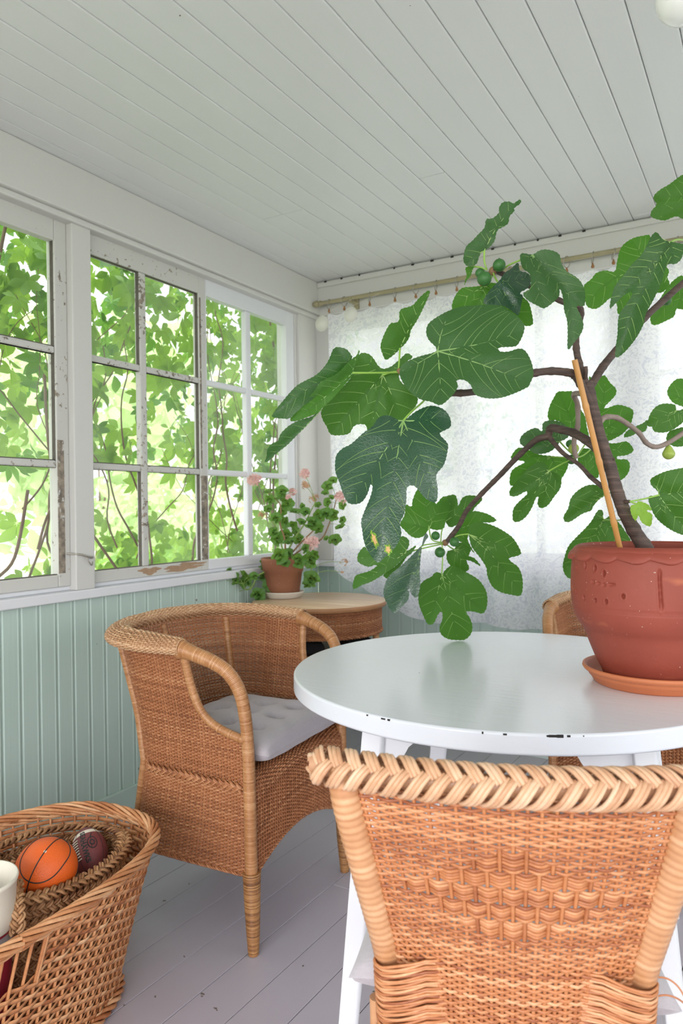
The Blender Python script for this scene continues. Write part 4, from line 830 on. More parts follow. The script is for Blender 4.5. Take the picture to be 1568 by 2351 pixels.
exec(compile('''
leaf('A', [(725,640),(765,560),(800,545),(850,560),(885,600),(910,640),(950,670),(1010,655),(1060,615),(1100,580),(1140,548),(1185,580),(1130,620),(1085,690),(1080,750),(1120,800),(1200,870),(1225,905),(1215,950),(1180,1000),(1110,1090),(1050,1120),(950,1140),(870,1180),(830,1150),(815,1110),(760,1105),(720,1125),(690,1175),(630,1190),(545,1185),(510,1120),(480,1070),(468,1000),(520,930),(600,850),(700,740)], (950,715), [(548,1180),(850,1150),(1080,1060),(780,570),(1150,565)], 1.50, 'leaf_under', 0, .012, .2, stalk=[(879,861,1.50),(897,855,1.49),(914,853,1.485)])
leaf('A', [(710,590),(705,565),(670,520),(630,505),(590,500),(560,520),(540,570),(510,630),(460,690),(410,730),(350,760),(280,800),(220,860),(170,920),(120,980),(82,1040),(110,1055),(170,1060),(225,1055),(330,960),(450,870),(560,780),(690,690)], (712,680), [(590,510),(90,1040)], 1.45, 'leaf_top', .03, 0, .1, patches=[
 ([(765,520),(750,560),(700,600),(640,660),(600,700),(540,735),(470,770),(430,820),(400,860),(340,930),(280,990),(225,1065),(240,1082),(290,1075),(345,1055),(420,1025),(470,985),(560,900),(640,810),(700,740),(720,700),(730,650),(765,560)],(712,705),[(232,1078),(762,528)],1.44,.022,0,.1,1),
 ([(400,1040),(340,1060),(280,1080),(210,1120),(150,1180),(125,1240),(75,1260),(45,1310),(40,1360),(25,1400),(60,1390),(110,1340),(200,1270),(280,1190),(360,1110),(475,980)],(472,985),[(27,1398)],1.43,.01,0,.1,0)],
 stalk=[(809,856,1.44),(860,856,1.46),(917,855,1.48)], label='folded leaf showing its pale underside')
leaf('A', [(1320,60),(1310,100),(1270,190),(1220,290),(1170,370),(1160,420),(1130,470),(1085,515),(1050,550),(1000,590),(970,600),(950,560),(932,500),(945,440),(970,380),(1010,315),(1050,310),(1078,290),(1080,230),(1100,200),(1180,175),(1240,110),(1300,60)], (1085,510), [(1318,64),(965,590)], 1.49, 'leaf_under', .03, -.02, .1, stalk=[(918,800,1.49),(917,820,1.485),(915,848,1.48)])
leaf('B', [(1010,870),(960,872),(880,880),(820,885),(780,910),(745,960),(720,1020),(718,1085),(800,1110),(900,1080),(1000,1070),(1200,1100),(1320,1160),(1380,1235),(1455,1230),(1460,1170),(1430,1040),(1390,990),(1300,930),(1150,860),(1080,840)], (1020,870), [(725,1060),(1430,1215),(930,1060)], 1.62, 'leaf_lit', 0, 0, .1, stalk=[(1114,656,1.62),(1126,640,1.61),(1135,625,1.60)])
leaf('B', [(570,1465),(560,1430),(500,1370),(475,1300),(490,1230),(540,1180),(640,1120),(720,1085),(800,1060),(900,1050),(1000,1045),(1100,1045),(1180,1060),(1260,1110),(1330,1160),(1370,1210),(1385,1250),(1370,1320),(1330,1400),(1290,1430),(1150,1440),(1160,1475),(1240,1475),(1320,1450),(1380,1460),(1430,1530),(1460,1620),(1465,1700),(1430,1780),(1420,1800),(1320,1850),(1180,1900),(1060,1910),(960,1890),(910,1850),(890,1790),(840,1745),(780,1735),(755,1750),(770,1790),(750,1840),(700,1900),(610,1970),(520,1940),(430,1920),(350,1870),(290,1810),(240,1720),(230,1660),(260,1590),(360,1540),(450,1510),(530,1490)], (580,1475), [(1385,1285),(1425,1780),(605,1960),(700,1100),(240,1660)], 1.42, 'leaf_top', .015, -.035, .25, fold=.7)
leaf('A', [(1110,1080),(1070,1070),(1010,1040),(960,1035),(910,1060),(870,1120),(800,1170),(700,1260),(640,1290),(590,1340),(577,1400),(580,1480),(610,1560),(640,1650),(680,1720),(740,1730),(790,1710),(830,1650),(855,1575),(870,1600),(850,1680),(800,1800),(780,1870),(790,1940),(800,2010),(830,2090),(905,2185),(960,2150),(1040,2080),(1095,1970),(1085,1880),(1120,1800),(1135,1700),(1140,1600),(1190,1585),(1230,1620),(1280,1680),(1340,1715),(1375,1700),(1380,1600),(1370,1500),(1430,1420),(1460,1300),(1455,1250),(1395,1180),(1440,1150),(1483,1120),(1475,1050),(1430,990),(1350,960),(1280,970),(1200,1010)], (1110,1080), [(685,1715),(905,2175),(1365,1700),(1470,1070),(960,1045)], 1.40, 'leaf_blue', .005, -.045, .35, stalk=[(926,966,1.40),(945,945,1.42),(975,918,1.46),(985,893,1.50)], label='largest hanging leaf with two brown scorched spots near its tip')
leaf('B', [(1325,655),(1340,730),(1400,745),(1445,790),(1435,860),(1400,900),(1340,935),(1370,960),(1360,1010),(1330,1140),(1290,1120),(1200,1060),(1100,1050),(1005,1030),(1040,940),(1110,860),(1160,810),(1200,750),(1260,710)], (1155,855), [(1325,662),(1440,800),(1325,1130),(1100,1045)], 1.56, 'leaf_blue', .02, -.02, .2, stalk=[(1147,653,1.56),(1138,640,1.58),(1132,626,1.59)])
leaf('B', [(1350,75),(1345,110),(1290,150),(1290,180),(1245,230),(1235,290),(1190,325),(1140,350),(1120,400),(1110,450),(1075,500),(1025,540),(990,560),(965,600),(945,660),(900,690),(850,685),(820,640),(825,570),(850,500),(900,455),(960,390),(1015,330),(1030,255),(1090,245),(1150,190),(1145,160),(1180,100),(1250,92),(1280,110),(1330,75)], (1015,540), [(1345,85),(850,670),(1060,290)], 1.60, 'leaf_top', .02, .02, .2, vein='vein', stalk=[(1112,575,1.60),(1112,600,1.60),(1118,620,1.60)])
leaf('B', [(920,690),(905,720),(885,780),(850,820),(828,865),(835,820),(850,770),(840,700)], (915,692), [(830,860)], 1.61, 'leaf_lit', 0, 0, .1, stalk=[(1088,612,1.61),(1103,614,1.60),(1118,620,1.595)])
leaf('C', [(135,780),(240,785),(290,755),(350,740),(430,755),(480,790),(495,860),(540,930),(620,980),(670,1030),(700,1100),(705,1180),(695,1240),(630,1240),(660,1310),(690,1400),(670,1480),(610,1560),(552,1625),(550,1480),(545,1370),(520,1280),(505,1150),(480,1085),(475,1150),(420,1210),(345,1260),(290,1240),(200,1190),(155,1130),(220,1080),(215,960),(150,900)], (240,790), [(345,1255),(558,1615),(690,1230),(150,890)], 1.52, 'leaf_top', .015, -.03, .4, fold=1.4, stalk=[(1222,586,1.52),(1195,597,1.55),(1166,610,1.58),(1148,626,1.60)])
leaf('C', [(1280,625),(1215,620),(1130,640),(1050,690),(1010,750),(985,850),(965,935),(880,925),(800,950),(760,1000),(700,1050),(690,1100),(705,1200),(730,1250),(800,1265),(870,1220),(930,1170),(985,1230),(990,1300),(1050,1330),(1130,1250),(1200,1000),(1280,800)], (1270,900), [(1110,655),(715,1230),(1010,1300)], 1.90, 'leaf_lit', 0, 0, .2)
leaf('C', [(1450,670),(1390,650),(1350,600),(1325,588),(1290,620),(1250,700),(1200,790),(1120,870),(1050,960),(960,1080),(920,1260),(970,1220),(1040,1150),(1110,1115),(1115,1150),(1060,1230),(1000,1330),(990,1480),(975,1600),(975,1695),(1050,1650),(1150,1530),(1220,1400),(1240,1310),(1310,1180),(1380,1030),(1410,920),(1440,870),(1500,870),(1550,830),(1570,780),(1620,700),(1560,690)], (1450,680), [(925,1245),(985,1680),(1330,605),(1500,862)], 1.55, 'leaf_top', .01, -.02, .3, vein='vein', fold=1.5, stalk=[(1537,557,1.55),(1560,550,1.6),(1600,560,1.75),(1650,590,1.9)])
leaf('C', [(1600,75),(1540,95),(1500,125),(1440,170),(1370,210),(1315,260),(1310,300),(1335,345),(1290,400),(1285,450),(1340,475),(1410,485),(1470,460),(1520,450),(1590,480),(1680,440),(1720,300),(1680,150)], (1700,280), [(1318,275),(1340,468),(1590,85)], 1.75, 'leaf_under', 0, 0, .2, vw=.9, stalk=[(1602,453,1.75),(1640,480,1.83),(1690,520,1.92)])
leaf('C', [(1570,975),(1500,1000),(1440,1060),(1400,1120),(1350,1200),(1300,1300),(1278,1330),(1290,1400),(1340,1405),(1420,1370),(1490,1330),(1510,1265),(1560,1270),(1640,1250),(1660,1100)], (1630,1000), [(1300,1390),(1510,1270),(1640,1240)], 1.98, 'leaf_lit', 0, 0, .2, stalk=[(1584,640,1.98),(1600,628,1.9)])
leaf('C', [(1410,900),(1445,930),(1430,990),(1450,1040),(1400,1110),(1340,1120),(1360,1040)], (1420,1000), [(1400,910),(1350,1110)], 1.9, 'leaf_lit', 0, 0, .2)
leaf('D', [(690,390),(660,440),(600,468),(540,455),(480,400),(440,350),(480,270),(490,180),(540,200),(550,140),(590,50),(640,40),(720,60),(745,175),(800,120),(840,115),(870,200),(830,330),(820,380),(760,400)], (690,390), [(470,340),(640,60),(815,140)], 2.18, 'leaf_lit', 0, -.03, .3, stalk=[(985,1214,2.18),(993,1240,2.19),(1022,1246,2.19)])
leaf('D', [(930,390),(980,310),(1060,240),(1140,245),(1210,270),(1270,315),(1220,335),(1120,340),(1060,400),(1020,470),(1060,560),(1090,610),(1040,560),(960,500),(880,460)], (930,400), [(1262,315),(1075,595)], 2.30, 'leaf_lit', .03, 0, .2, stalk=[(1049,1217,2.30),(1035,1235,2.24),(1024,1246,2.19)])
leaf('D', [(830,325),(800,290),(765,230),(775,160),(810,120),(870,100),(915,98),(935,150),(940,195),(970,130),(1010,105),(1060,102),(1140,115),(1140,150),(1080,210),(1060,250),(990,310),(900,370),(860,370)], (830,325), [(905,105),(1130,122),(785,190)], 2.22, 'leaf_under', .02, -.04, .2, stalk=[(1022,1197,2.22),(1014,1220,2.2),(1012,1244,2.19)])
leaf('D', [(1030,430),(1030,380),(1070,340),(1150,335),(1250,365),(1350,420),(1420,480),(1480,590),(1450,620),(1375,640),(1400,675),(1450,710),(1485,780),(1495,880),(1475,960),(1400,955),(1300,930),(1230,880),(1190,790),(1180,720),(1130,640),(1090,590),(1050,530)], (1030,435), [(1475,595),(1478,950),(1200,830)], 2.16, 'leaf_under', .01, .02, .3, stalk=[(1076,1226,2.16),(1050,1230,2.17),(1024,1246,2.19)])
leaf('D', [(900,565),(850,580),(840,640),(870,700),(950,740),(1010,755),(1035,720),(1010,660),(1060,670),(1135,710),(1080,640),(1030,620),(1050,570),(1010,530),(950,505)], (900,565), [(1020,745),(1125,705),(1045,575)], 2.24, 'leaf_under', 0, .02, .3, stalk=[(1041,1261,2.24),(1030,1254,2.2),(1022,1247,2.19)])
leaf('D', [(800,780),(780,762),(740,765),(710,800),(650,830),(610,880),(598,960),(605,1040),(640,1130),(680,1205),(730,1200),(770,1120),(800,1100),(805,1160),(780,1240),(800,1300),(860,1335),(940,1343),(1000,1338),(1050,1290),(1062,1220),(1040,1150),(1010,1110),(1020,1095),(1080,1100),(1150,1115),(1185,1060),(1190,970),(1170,900),(1110,820),(1010,760),(940,720),(880,705),(830,740)], (800,782), [(690,1195),(935,1338),(1165,1100),(1000,770)], 2.20, 'leaf_under', 0, .04, .25, stalk=[(1014,1319,2.20),(1016,1285,2.2),(1015,1250,2.19)], label='leaf hanging down until it touches the white tabletop')
leaf('D', [(580,530),(540,600),(480,640),(400,710),(300,780),(200,840),(120,870),(40,905),(50,810),(80,780),(180,750),(245,705),(220,700),(170,715),(90,680),(75,640),(90,590),(140,540),(180,590),(300,610),(380,560),(430,470),(470,452),(515,480),(520,530),(500,580)], (490,595), [(48,898),(85,640),(500,470)], 2.13, 'leaf_under', 0, 0, .3, patches=[([(300,780),(320,810),(345,815),(400,770),(460,690),(500,620),(400,710)],(480,630),[(330,805)],2.14,0,0,.1,0)], stalk=[(931,1269,2.13),(975,1258,2.16),(1020,1248,2.19)])
leaf('D', [(625,540),(560,600),(490,670),(420,730),(350,790),(310,870),(300,950),(330,1030),(390,1115),(450,1060),(510,1000),(520,930),(505,915),(530,900),(530,935),(585,980),(615,880),(612,750),(618,640)], (620,550), [(390,1108),(583,970)], 2.08, 'leaf_blue', 0, -.02, .3, stalk=[(966,1257,2.08),(975,1251,2.12),(1020,1246,2.19)])
leaf('D', [(660,425),(685,455),(660,490),(640,530),(630,530),(640,480)], (640,528), [(662,430)], 2.1, 'leaf_blue', 0, 0, .1)
leaf('E', [(620,300),(560,295),(490,298),(455,350),(420,420),(402,500),(420,545),(480,545),(530,580),(590,650),(700,700),(760,700),(740,600),(720,500),(650,400)], (650,660), [(500,305),(420,490)], 2.02, 'leaf_lit', 0, -.02, .3)
leaf('E', [(755,180),(800,180),(870,160),(900,160),(940,220),(990,270),(990,320),(950,370),(890,430),(910,440),(1000,410),(1080,425),(1140,460),(1130,540),(1110,590),(1060,650),(1000,690),(900,720),(830,600),(790,400)], (770,690), [(900,168),(1130,470),(1050,655)], 2.05, 'leaf_lit', .02, -.02, .3, stalk=[(1355,1004,2.05),(1340,1025,1.97),(1325,1048,1.88)])
leaf('E', [(700,790),(770,790),(800,800),(890,715),(930,740),(1000,740),(1080,725),(1130,770),(1140,810),(1080,845),(1000,855),(1010,880),(1080,880),(1110,920),(1100,990),(1050,1050),(990,1055),(960,960),(880,880),(845,900),(845,1010),(820,1045),(760,1000),(680,930),(660,860)], (770,800), [(1132,800),(1085,1035),(820,1035),(680,920)], 2.0, 'leaf_lit', .01, .02, .3, stalk=[(1355,1033,2.0),(1340,1045,1.93),(1325,1051,1.88)])
leaf('E', [(435,850),(560,870),(578,940),(520,1050),(480,1080),(300,1100),(100,1110),(75,1060),(100,970),(200,910),(190,895),(95,880),(90,850),(150,780),(240,800),(340,840)], (435,860), [(85,1065),(100,868),(530,1030)], 2.03, 'leaf_lit', 0, 0, .3, stalk=[(1266,1049,2.03),(1290,1050,1.97),(1320,1050,1.88)])
leaf('E', [(585,680),(550,710),(510,730),(470,780),(410,820),(330,835),(270,820),(240,790),(170,750),(165,700),(200,655),(260,620),(310,610),(355,640),(360,570),(410,545),(490,550),(550,580),(590,640)], (510,730), [(300,822),(178,710),(410,555),(575,640)], 1.98, 'leaf_top', 0, 0, .3, vein='vein', stalk=[(1286,1015,1.98),(1300,1030,1.93),(1320,1048,1.88)])
leaf('E', [(410,980),(400,930),(350,900),(300,910),(240,950),(180,1020),(110,1100),(75,1150),(80,1195),(140,1195),(215,1155),(225,1180),(160,1240),(110,1300),(100,1370),(110,1415),(160,1415),(220,1370),(270,1290),(300,1215),(325,1200),(315,1260),(340,1300),(400,1280),(460,1200),(510,1130),(520,1050),(480,1000)], (415,980), [(85,1188),(125,1405),(350,1290),(300,915),(510,1090)], 1.96, 'leaf_under', 0, .02, .3, stalk=[(1261,1081,1.96),(1290,1065,1.93),(1322,1050,1.88)])
leaf('E', [(890,1190),(870,1120),(820,1100),(740,1105),(660,1150),(600,1220),(580,1300),(540,1370),(550,1415),(600,1415),(700,1350),(780,1320),(790,1290),(840,1230)], (890,1190), [(548,1400),(710,1120),(780,1310)], 1.92, 'leaf_under', 0, 0, .3, stalk=[(1387,1137,1.92),(1405,1130,1.82),(1418,1130,1.74)])
leaf('E', [(885,1400),(880,1330),(850,1312),(820,1340),(780,1410),(720,1480),(650,1550),(580,1630),(545,1730),(532,1800),(550,1870),(600,1910),(700,1900),(900,1800),(1050,1700),(1120,1595),(1070,1500),(1020,1430),(940,1370)], (885,1400), [(550,1840),(858,1318),(800,1600),(1050,1640)], 2.06, 'leaf_under', 0, .02, .3, stalk=[(1386,1193,2.06),(1410,1195,1.9),(1437,1192,1.745)])
leaf('E', [(1160,1270),(1120,1275),(1115,1320),(1130,1370),(1160,1410),(1185,1360),(1195,1390),(1220,1430),(1285,1458),(1303,1400),(1300,1350),(1260,1330),(1260,1315),(1300,1320),(1270,1270),(1210,1245),(1180,1240)], (1165,1265), [(1160,1405),(1280,1450),(1290,1315)], 1.70, 'leaf_pale', 0, 0, .3, vw=.6, stalk=[(1461,1157,1.70),(1453,1154,1.705),(1446,1151,1.71)], label='small pale young leaf')
leaf('E', [(1360,1190),(1345,1150),(1300,1110),(1285,1070),(1300,1040),(1400,990),(1500,965),(1600,955),(1720,1000),(1780,1120),(1800,1300),(1740,1450),(1640,1530),(1560,1530),(1450,1480),(1350,1400),(1300,1320),(1270,1230),(1280,1195)], (1360,1190), [(1775,1105),(1640,1520),(1300,1090),(1380,1420)], 1.74, 'leaf_under', 0, .02, .3, stalk=[(1512,1137,1.74),(1480,1145,1.73),(1448,1151,1.71)])
leaf('E', [(1510,460),(1500,410),(1400,400),(1330,430),(1280,500),(1260,590),(1300,600),(1320,640),(1400,650),(1480,625),(1570,560),(1620,500),(1600,440),(1560,450)], (1510,460), [(1268,592),(1400,645),(1600,540)], 1.98, 'leaf_under', 0, 0, .3, patches=[([(1260,540),(1220,570),(1150,600),(1080,640),(1058,690),(1120,680),(1180,650),(1240,640),(1262,590)],(1260,560),[(1065,685)],1.99,0,0,.1,0)], stalk=[(1553,943,1.98),(1580,950,1.98),(1610,955,1.98)])
leaf('E', [(1568,185),(1510,190),(1450,250),(1432,310),(1470,380),(1520,410),(1600,430),(1700,400),(1720,260),(1650,190)], (1640,400), [(1440,300),(1560,190)], 2.0, 'leaf_lit', 0, 0, .3, stalk=[(1587,927,2.0),(1610,955,1.98)])
leaf('E', [(1600,600),(1500,620),(1440,650),(1425,720),(1480,765),(1550,770),(1640,740),(1680,650)], (1650,640), [(1435,680),(1500,765)], 2.05, 'leaf_under', 0, 0, .3, stalk=[(1590,991,2.05),(1600,970,1.97)])
''', 'leaves', 'exec'))
# scorched spots on the hanging leaf
big = [o for o in fig.children if o.get('label', '').startswith('largest hanging')][0]
for cx_, cy_, w_, h_, an_ in ((884, 2005, 17, 50, -.32), (992, 2085, 20, 30, -.25)):
    th = np.linspace(0, 2*PI, 40)[:-1]
    for q_, mt, off in ((1.35, 'leaf_pale', .0010), (.85, 'blemish', .0016)):
        rr_ = q_*(1+.18*np.sin(5*th+cx_)+.14*np.sin(11*th)+.1*np.sin(17*th+1)); ex = w_*np.cos(th)*rr_; ey = h_*np.sin(th)*rr_; X_ = cx_+ex*math.cos(an_)-ey*math.sin(an_); Y_ = cy_+ex*math.sin(an_)+ey*math.cos(an_)
        pp = pth('A', list(zip(X_, Y_))+[(cx_, cy_)]); mb = MB(); mb.add([W(x_, y_, float(SPOTD(x_, y_))-off) for x_, y_ in pp], [(i, (i+1) % 39, 39) for i in range(39)]); so = mb.build('scorched_spot', mt, big); so.location = -Vector(fig.location)
# petiole joints
for p, r in (((917, 852, 1.48), .006), ((1132, 622, 1.595), .0095), ((1022, 1246, 2.19), .010)):
    c = W(*p); a_ = np.linspace(-PI/2, PI/2, 8); mb = MB(); mb.lathe([(max(1e-4, r*math.cos(t)), r*math.sin(t)) for t in a_], c, 12); mb.build('bud', 'stem_brown', fig, world=True)
def figfruit(px_, py_, d, rpx, mat='fig', pear=0.):
    c = W(px_, py_, d); r = rpx/FPX*d; a_ = np.linspace(-PI/2, PI/2, 22); prof = []
    for t in a_:
        q = max(0, math.sin(t)); prof.append((max(1e-4, r*math.cos(t)*(1-.35*pear*q)), r*math.sin(t)*(1+.45*pear*q)))
    prof.append((r*.12, r*(1.12+.5*pear))); th = np.arange(24)/24*2*PI
    mb = MB(); G = np.array([[(pr_[0]*math.cos(a)*(1+.02*math.cos(9*a)), pr_[0]*math.sin(a)*(1+.02*math.cos(9*a)), pr_[1]) for a in th] for pr_ in prof]); mb.grid(G+c, closev=True); return mb.build('fig_fruit', mat, fig, world=True)
figfruit(1146, 609, 1.58, 14.5); figfruit(1112, 640, 1.56, 16.5); figfruit(1102, 627, 1.60, 11)
figfruit(1000, 1230, 2.16, 10); figfruit(1043, 1244, 2.15, 11); figfruit(1010, 1268, 2.2, 12)
figfruit(1317, 1030, 1.90, 12, 'fig_pale'); figfruit(1309, 1019, 1.94, 9.5); figfruit(1312, 1055, 1.93, 11)
figfruit(1535, 1041, 1.93, 14, 'fig_pale', 1.0); figfruit(1530, 690, 1.86, 11)
# ================================================================ wicker tub armchair (local: faces +X, origin on the floor)
def lerp_tab(z, tab):
    return np.interp(z, [t[0] for t in tab], [t[1] for t in tab])
XF = .205
def tub(u, z):
    """U-shaped plan at height z: u = 0 at the front post on the -Y side, 1 at the other front post"""
    u = np.asarray(u, float); z = np.asarray(z, float)
    w_ = lerp_tab(z, [(.18, .262), (.30, .252), (.44, .248), (.56, .258), (.70, .285), (.80, .305)])
    b = lerp_tab(z, [(.18, -.262), (.30, -.240), (.44, -.222), (.60, -.258), (.80, -.315)]); rc = lerp_tab(z, [(.18, .10), (.44, .11), (.60, .15), (.80, .20)])
    s1 = XF-b-rc; arc = PI/2*rc; s2 = 2*(w_-rc)
    # fixed share of u for each stretch keeps the stakes upright
    A1, A2, A3, A4 = .26, .42, .58, .74
    X = np.zeros(np.broadcast(u, z).shape); Y = X.copy(); u, z, w_, b, rc = np.broadcast_arrays(u, z, w_, b, rc); s1 = XF-b-rc
    m = u < A1; t = u/A1; X = np.where(m, XF-s1*t, X); Y = np.where(m, -w_*(1-.0*t)+(1-t)**2*(w_-lerp_tab(z, [(.18, .25), (.6, .258), (.8, .30)])), Y)
    m = (u >= A1) & (u < A2); t = (u-A1)/(A2-A1)*PI/2; X = np.where(m, b+rc-rc*np.sin(t), X); Y = np.where(m, -w_+rc-rc*np.cos(t), Y)
    m = (u >= A2) & (u < A3); t = (u-A2)/(A3-A2); X = np.where(m, b-.012*np.sin(PI*t), X); Y = np.where(m, -(w_-rc)+2*(w_-rc)*t, Y)
    m = (u >= A3) & (u < A4); t = (u-A3)/(A4-A3)*PI/2; X = np.where(m, b+rc-rc*np.cos(t), X); Y = np.where(m, w_-rc+rc*np.sin(t), Y)
    m = u >= A4; t = (1-u)/(1-A4); X = np.where(m, XF-s1*t, X); Y = np.where(m, w_-(1-t)**2*(w_-lerp_tab(z, [(.18, .25), (.6, .258), (.8, .30)])), Y)
    return X, Y
ZB, ZT = .205, .795
def tubS(u, v):
    z = ZB+(ZT-ZB)*v; X, Y = tub(u, z); return np.stack([X, Y, z*np.ones_like(X)+.018*np.clip((v-.5)*2, 0, 1)*np.exp(-((u-.5)/.24)**2)], -1)
OPEN = [(.02, 9.), (.034, .80), (.040, .72), (.052, .655), (.075, .605), (.115, .578), (.16, .566), (.21, .560)]
def tubmask(u, v):
    z = ZB+(ZT-ZB)*v; X, Y = tub(u, z); side = (np.asarray(u) < .30) | (np.asarray(u) > .70)
    zo = np.interp(X, [a for a, b in OPEN], [b for a, b in OPEN]); return ~(side & (z > zo) & (X > .02))
def armchair():
    ch = empty('wicker_armchair', (0, 0, 0))
    mb = MB(); weave(mb, tubS, 118, 128, .0030, .0023, .0021, mask=tubmask, per=4, sides=4, rn=.0017, jit=.2, tvar=.22); mb.build('woven_tub', 'wicker', ch)
    # rolled rim: long strands over rings
    Lr = np.linspace(.235, .765, 90)
    def rimS(u, v):
        uu = .140+.72*np.asarray(u); X, Y = tub(uu, .80); e = 1e-3; X2, Y2 = tub(uu+e, .80); tx, ty = X2-X, Y2-Y; l_ = np.hypot(tx, ty); nx, ny = -ty/l_*-1, tx/l_*-1
        a = 2*PI*np.asarray(v)+.9; R1 = .019+.014*np.clip(np.sin(PI*np.asarray(u))*2.2, 0, 1); R2 = .0185+.003*np.clip(np.sin(PI*np.asarray(u))*2.2, 0, 1); h = .018*np.exp(-((uu-.5)/.24)**2)
        o_ = R1*np.cos(a); zz = R2*np.sin(a)-.28*o_
        return np.stack([X+nx*(-o_-.008)*-1*-1, Y+ny*(-o_-.008)*-1*-1, .803+zz+h], -1)
    mb = MB(); weave(mb, rimS, 96, 30, .0034, .0022, .0022, per=4, sides=4, rn=.0018, jit=.1, tvar=.3, tone0=.6); mb.build('rolled_rim', 'wicker_rim', ch)
    # arms with front posts
    for s in (-1, 1):
        arm = [(.207, .246, .17), (.205, .248, .40), (.203, .250, .54), (.199, .254, .62), (.188, .262, .69), (.162, .274, .738), (.125, .286, .765), (.080, .296, .782), (.045, .301, .792), (.018, .303, .797)]
        P_ = crom([(a, s*b, c) for a, b, c in arm], 8); r = np.interp(np.linspace(0, 1, len(P_)), [0, .3, .6, .85, .97, 1], [.0165, .0165, .0185, .0205, .027, .024])
        mb = MB(); wrapped(mb, P_, r, .0042, 14, depth=.0004, tv=.16); mb.build('arm', 'wrap', ch)
        # curved edge of the arm opening
        ed = [(.033, .800), (.036, .74), (.044, .68), (.062, .628), (.09, .598), (.13, .580), (.17, .570), (.200, .563)]
        e3 = []
        for x_, z_ in ed:
            uu = np.linspace(0, .3, 300); X, Y = tub(uu, z_); k = np.argmin(abs(X-x_)); e3.append((X[k], -s*Y[k] if s > 0 else Y[k], z_))
        mb = MB(); wrapped(mb, crom(e3, 6), .0115, .0042, 10, depth=.0004, tv=.16); mb.build('opening_edge', 'wrap', ch)
        # side plait and front leg
        zz = .437; uu = np.linspace(.015, .30, 60); X, Y = tub(uu, zz); e = 1e-3; X2, Y2 = tub(uu+e, zz); nx, ny = (Y2-Y), -(X2-X); l_ = np.hypot(nx, ny); nx, ny = nx/l_, ny/l_
        sg = -1; P_ = np.stack([X-nx*.004*sg*-1*-1, (Y+ny*.004*sg)*(-s), np.full(60, zz)+.006*np.linspace(-1, 1, 60)], 1)
        P_ = np.stack([X, Y, np.full(60, zz)], 1)+np.stack([-nx, -ny, 0*nx], 1)*.0055; NN = np.stack([-nx, -ny, 0*nx], 1)
        if s > 0: P_[:, 1] *= -1; NN[:, 1] *= -1
        mb = MB(); plait(mb, P_, NN, .0088, .0030, .020, .0019, canes=3); mb.build('plait', 'wicker', ch)
        mb = MB(); P_ = [(.207, s*.246, .215), (.2085, s*.2465, .12), (.211, s*.248, .045), (.212, s*.249, .0)]
        wrapped(mb, crom(P_[:4], 5), np.linspace(.0245, .0135, 16), .0034, 16, depth=.0004, tv=.28, tone0=.5); mb.build('leg', 'legwrap', ch)
        lg = ch.children[-1]
        mb = MB(); mb.tube([(-.245, s*.215, .215), (-.262, s*.226, 0)], [.021, .0135], 14, 0, .4); mb.build('leg', 'legwrap', ch)
        # vertical bound strips at the rear corners
        for ins in (0,):
            uu = .34 if s < 0 else .66; vv = np.linspace(0, .97, 30); P_ = tubS(np.full(30, uu), vv); c_ = np.array([P_[:, 0], P_[:, 1]]).T; d = c_/np.linalg.norm(c_, axis=1)[:, None]
            P_[:, :2] += d*.004; mb = MB(); NNv = np.c_[d, np.zeros(30)]
            seg = MB(); wrapped(mb, P_, .0125, .0045, 12, depth=.0004, tv=.2); mb.build('corner_post', 'wrap', ch)
    mb = MB(); vv = np.linspace(0, .97, 30); P_ = tubS(np.full(30, .5), vv); P_[:, 0] += .001; wrapped(mb, P_, .0105, .0045, 12, depth=.0004, tv=.2, tone0=.4); mb.build('back_rib', 'wrap', ch)
    # small woven cross on the inner back
    # front skirt rolling over into the seat
    def seatS(u, v):
        u = np.asarray(u, float); v = np.asarray(v, float); y = 0
        zb = .195+.075*np.sin(PI*u)**.8; R_ = .035; xf = .212; l1 = (.465-R_)-zb; l2 = PI/2*R_; l3 = .37; tot = l1+l2+l3; s_ = v*tot
        z = np.where(s_ < l1, zb+s_, 0); x = np.where(s_ < l1, xf, 0)
        t = (s_-l1)/R_; m = (s_ >= l1) & (s_ < l1+l2); x = np.where(m, xf-R_+R_*np.cos(t), x); z = np.where(m, .465-R_+R_*np.sin(t), z)
        m = s_ >= l1+l2; x = np.where(m, xf-R_-(s_-l1-l2), x); z = np.where(m, .465-.010*np.clip((s_-l1-l2)/.1, 0, 1), z)
        hw = .242-.10*np.clip((-.09-x)/.12, 0, 1)**2; y = hw*(2*u-1)
        return np.stack([x, y*np.ones_like(x), z], -1)
    mb = MB(); weave(mb, seatS, 44, 122, .0030, .0026, .0034, per=5, sides=4, rn=.0019, jit=.15, tvar=.25); mb.build('seat', 'wicker', ch)
    uu = np.linspace(0, 1, 50); P_ = seatS(uu, np.zeros(50)); mb = MB(); twist(mb, P_, .0032, .0026, 3, .03, sides=5); mb.build('front_edging', 'wicker', ch)
    uu = np.linspace(0, 1, 160); P_ = tubS(uu, np.zeros(160)); mb = MB(); twist(mb, P_, .0032, .0026, 3, .03, sides=5); mb.build('lower_edging', 'wicker', ch)
    return ch
chair = armchair()
chair.location = (-1.400, 1.768, 0); chair.rotation_euler = (0, 0, math.radians(1.5))
tag(chair, 'honey coloured woven wicker tub armchair with grey cushion, in front of the green wall', 'chair', 'wicker tub armchairs at the table')
chair2 = dup(chair, (-.395, 2.70, 0), math.radians(-92))
tag(chair2, 'wicker tub armchair mostly hidden behind the white table and red pot, near the curtain', 'chair', 'wicker tub armchairs at the table')
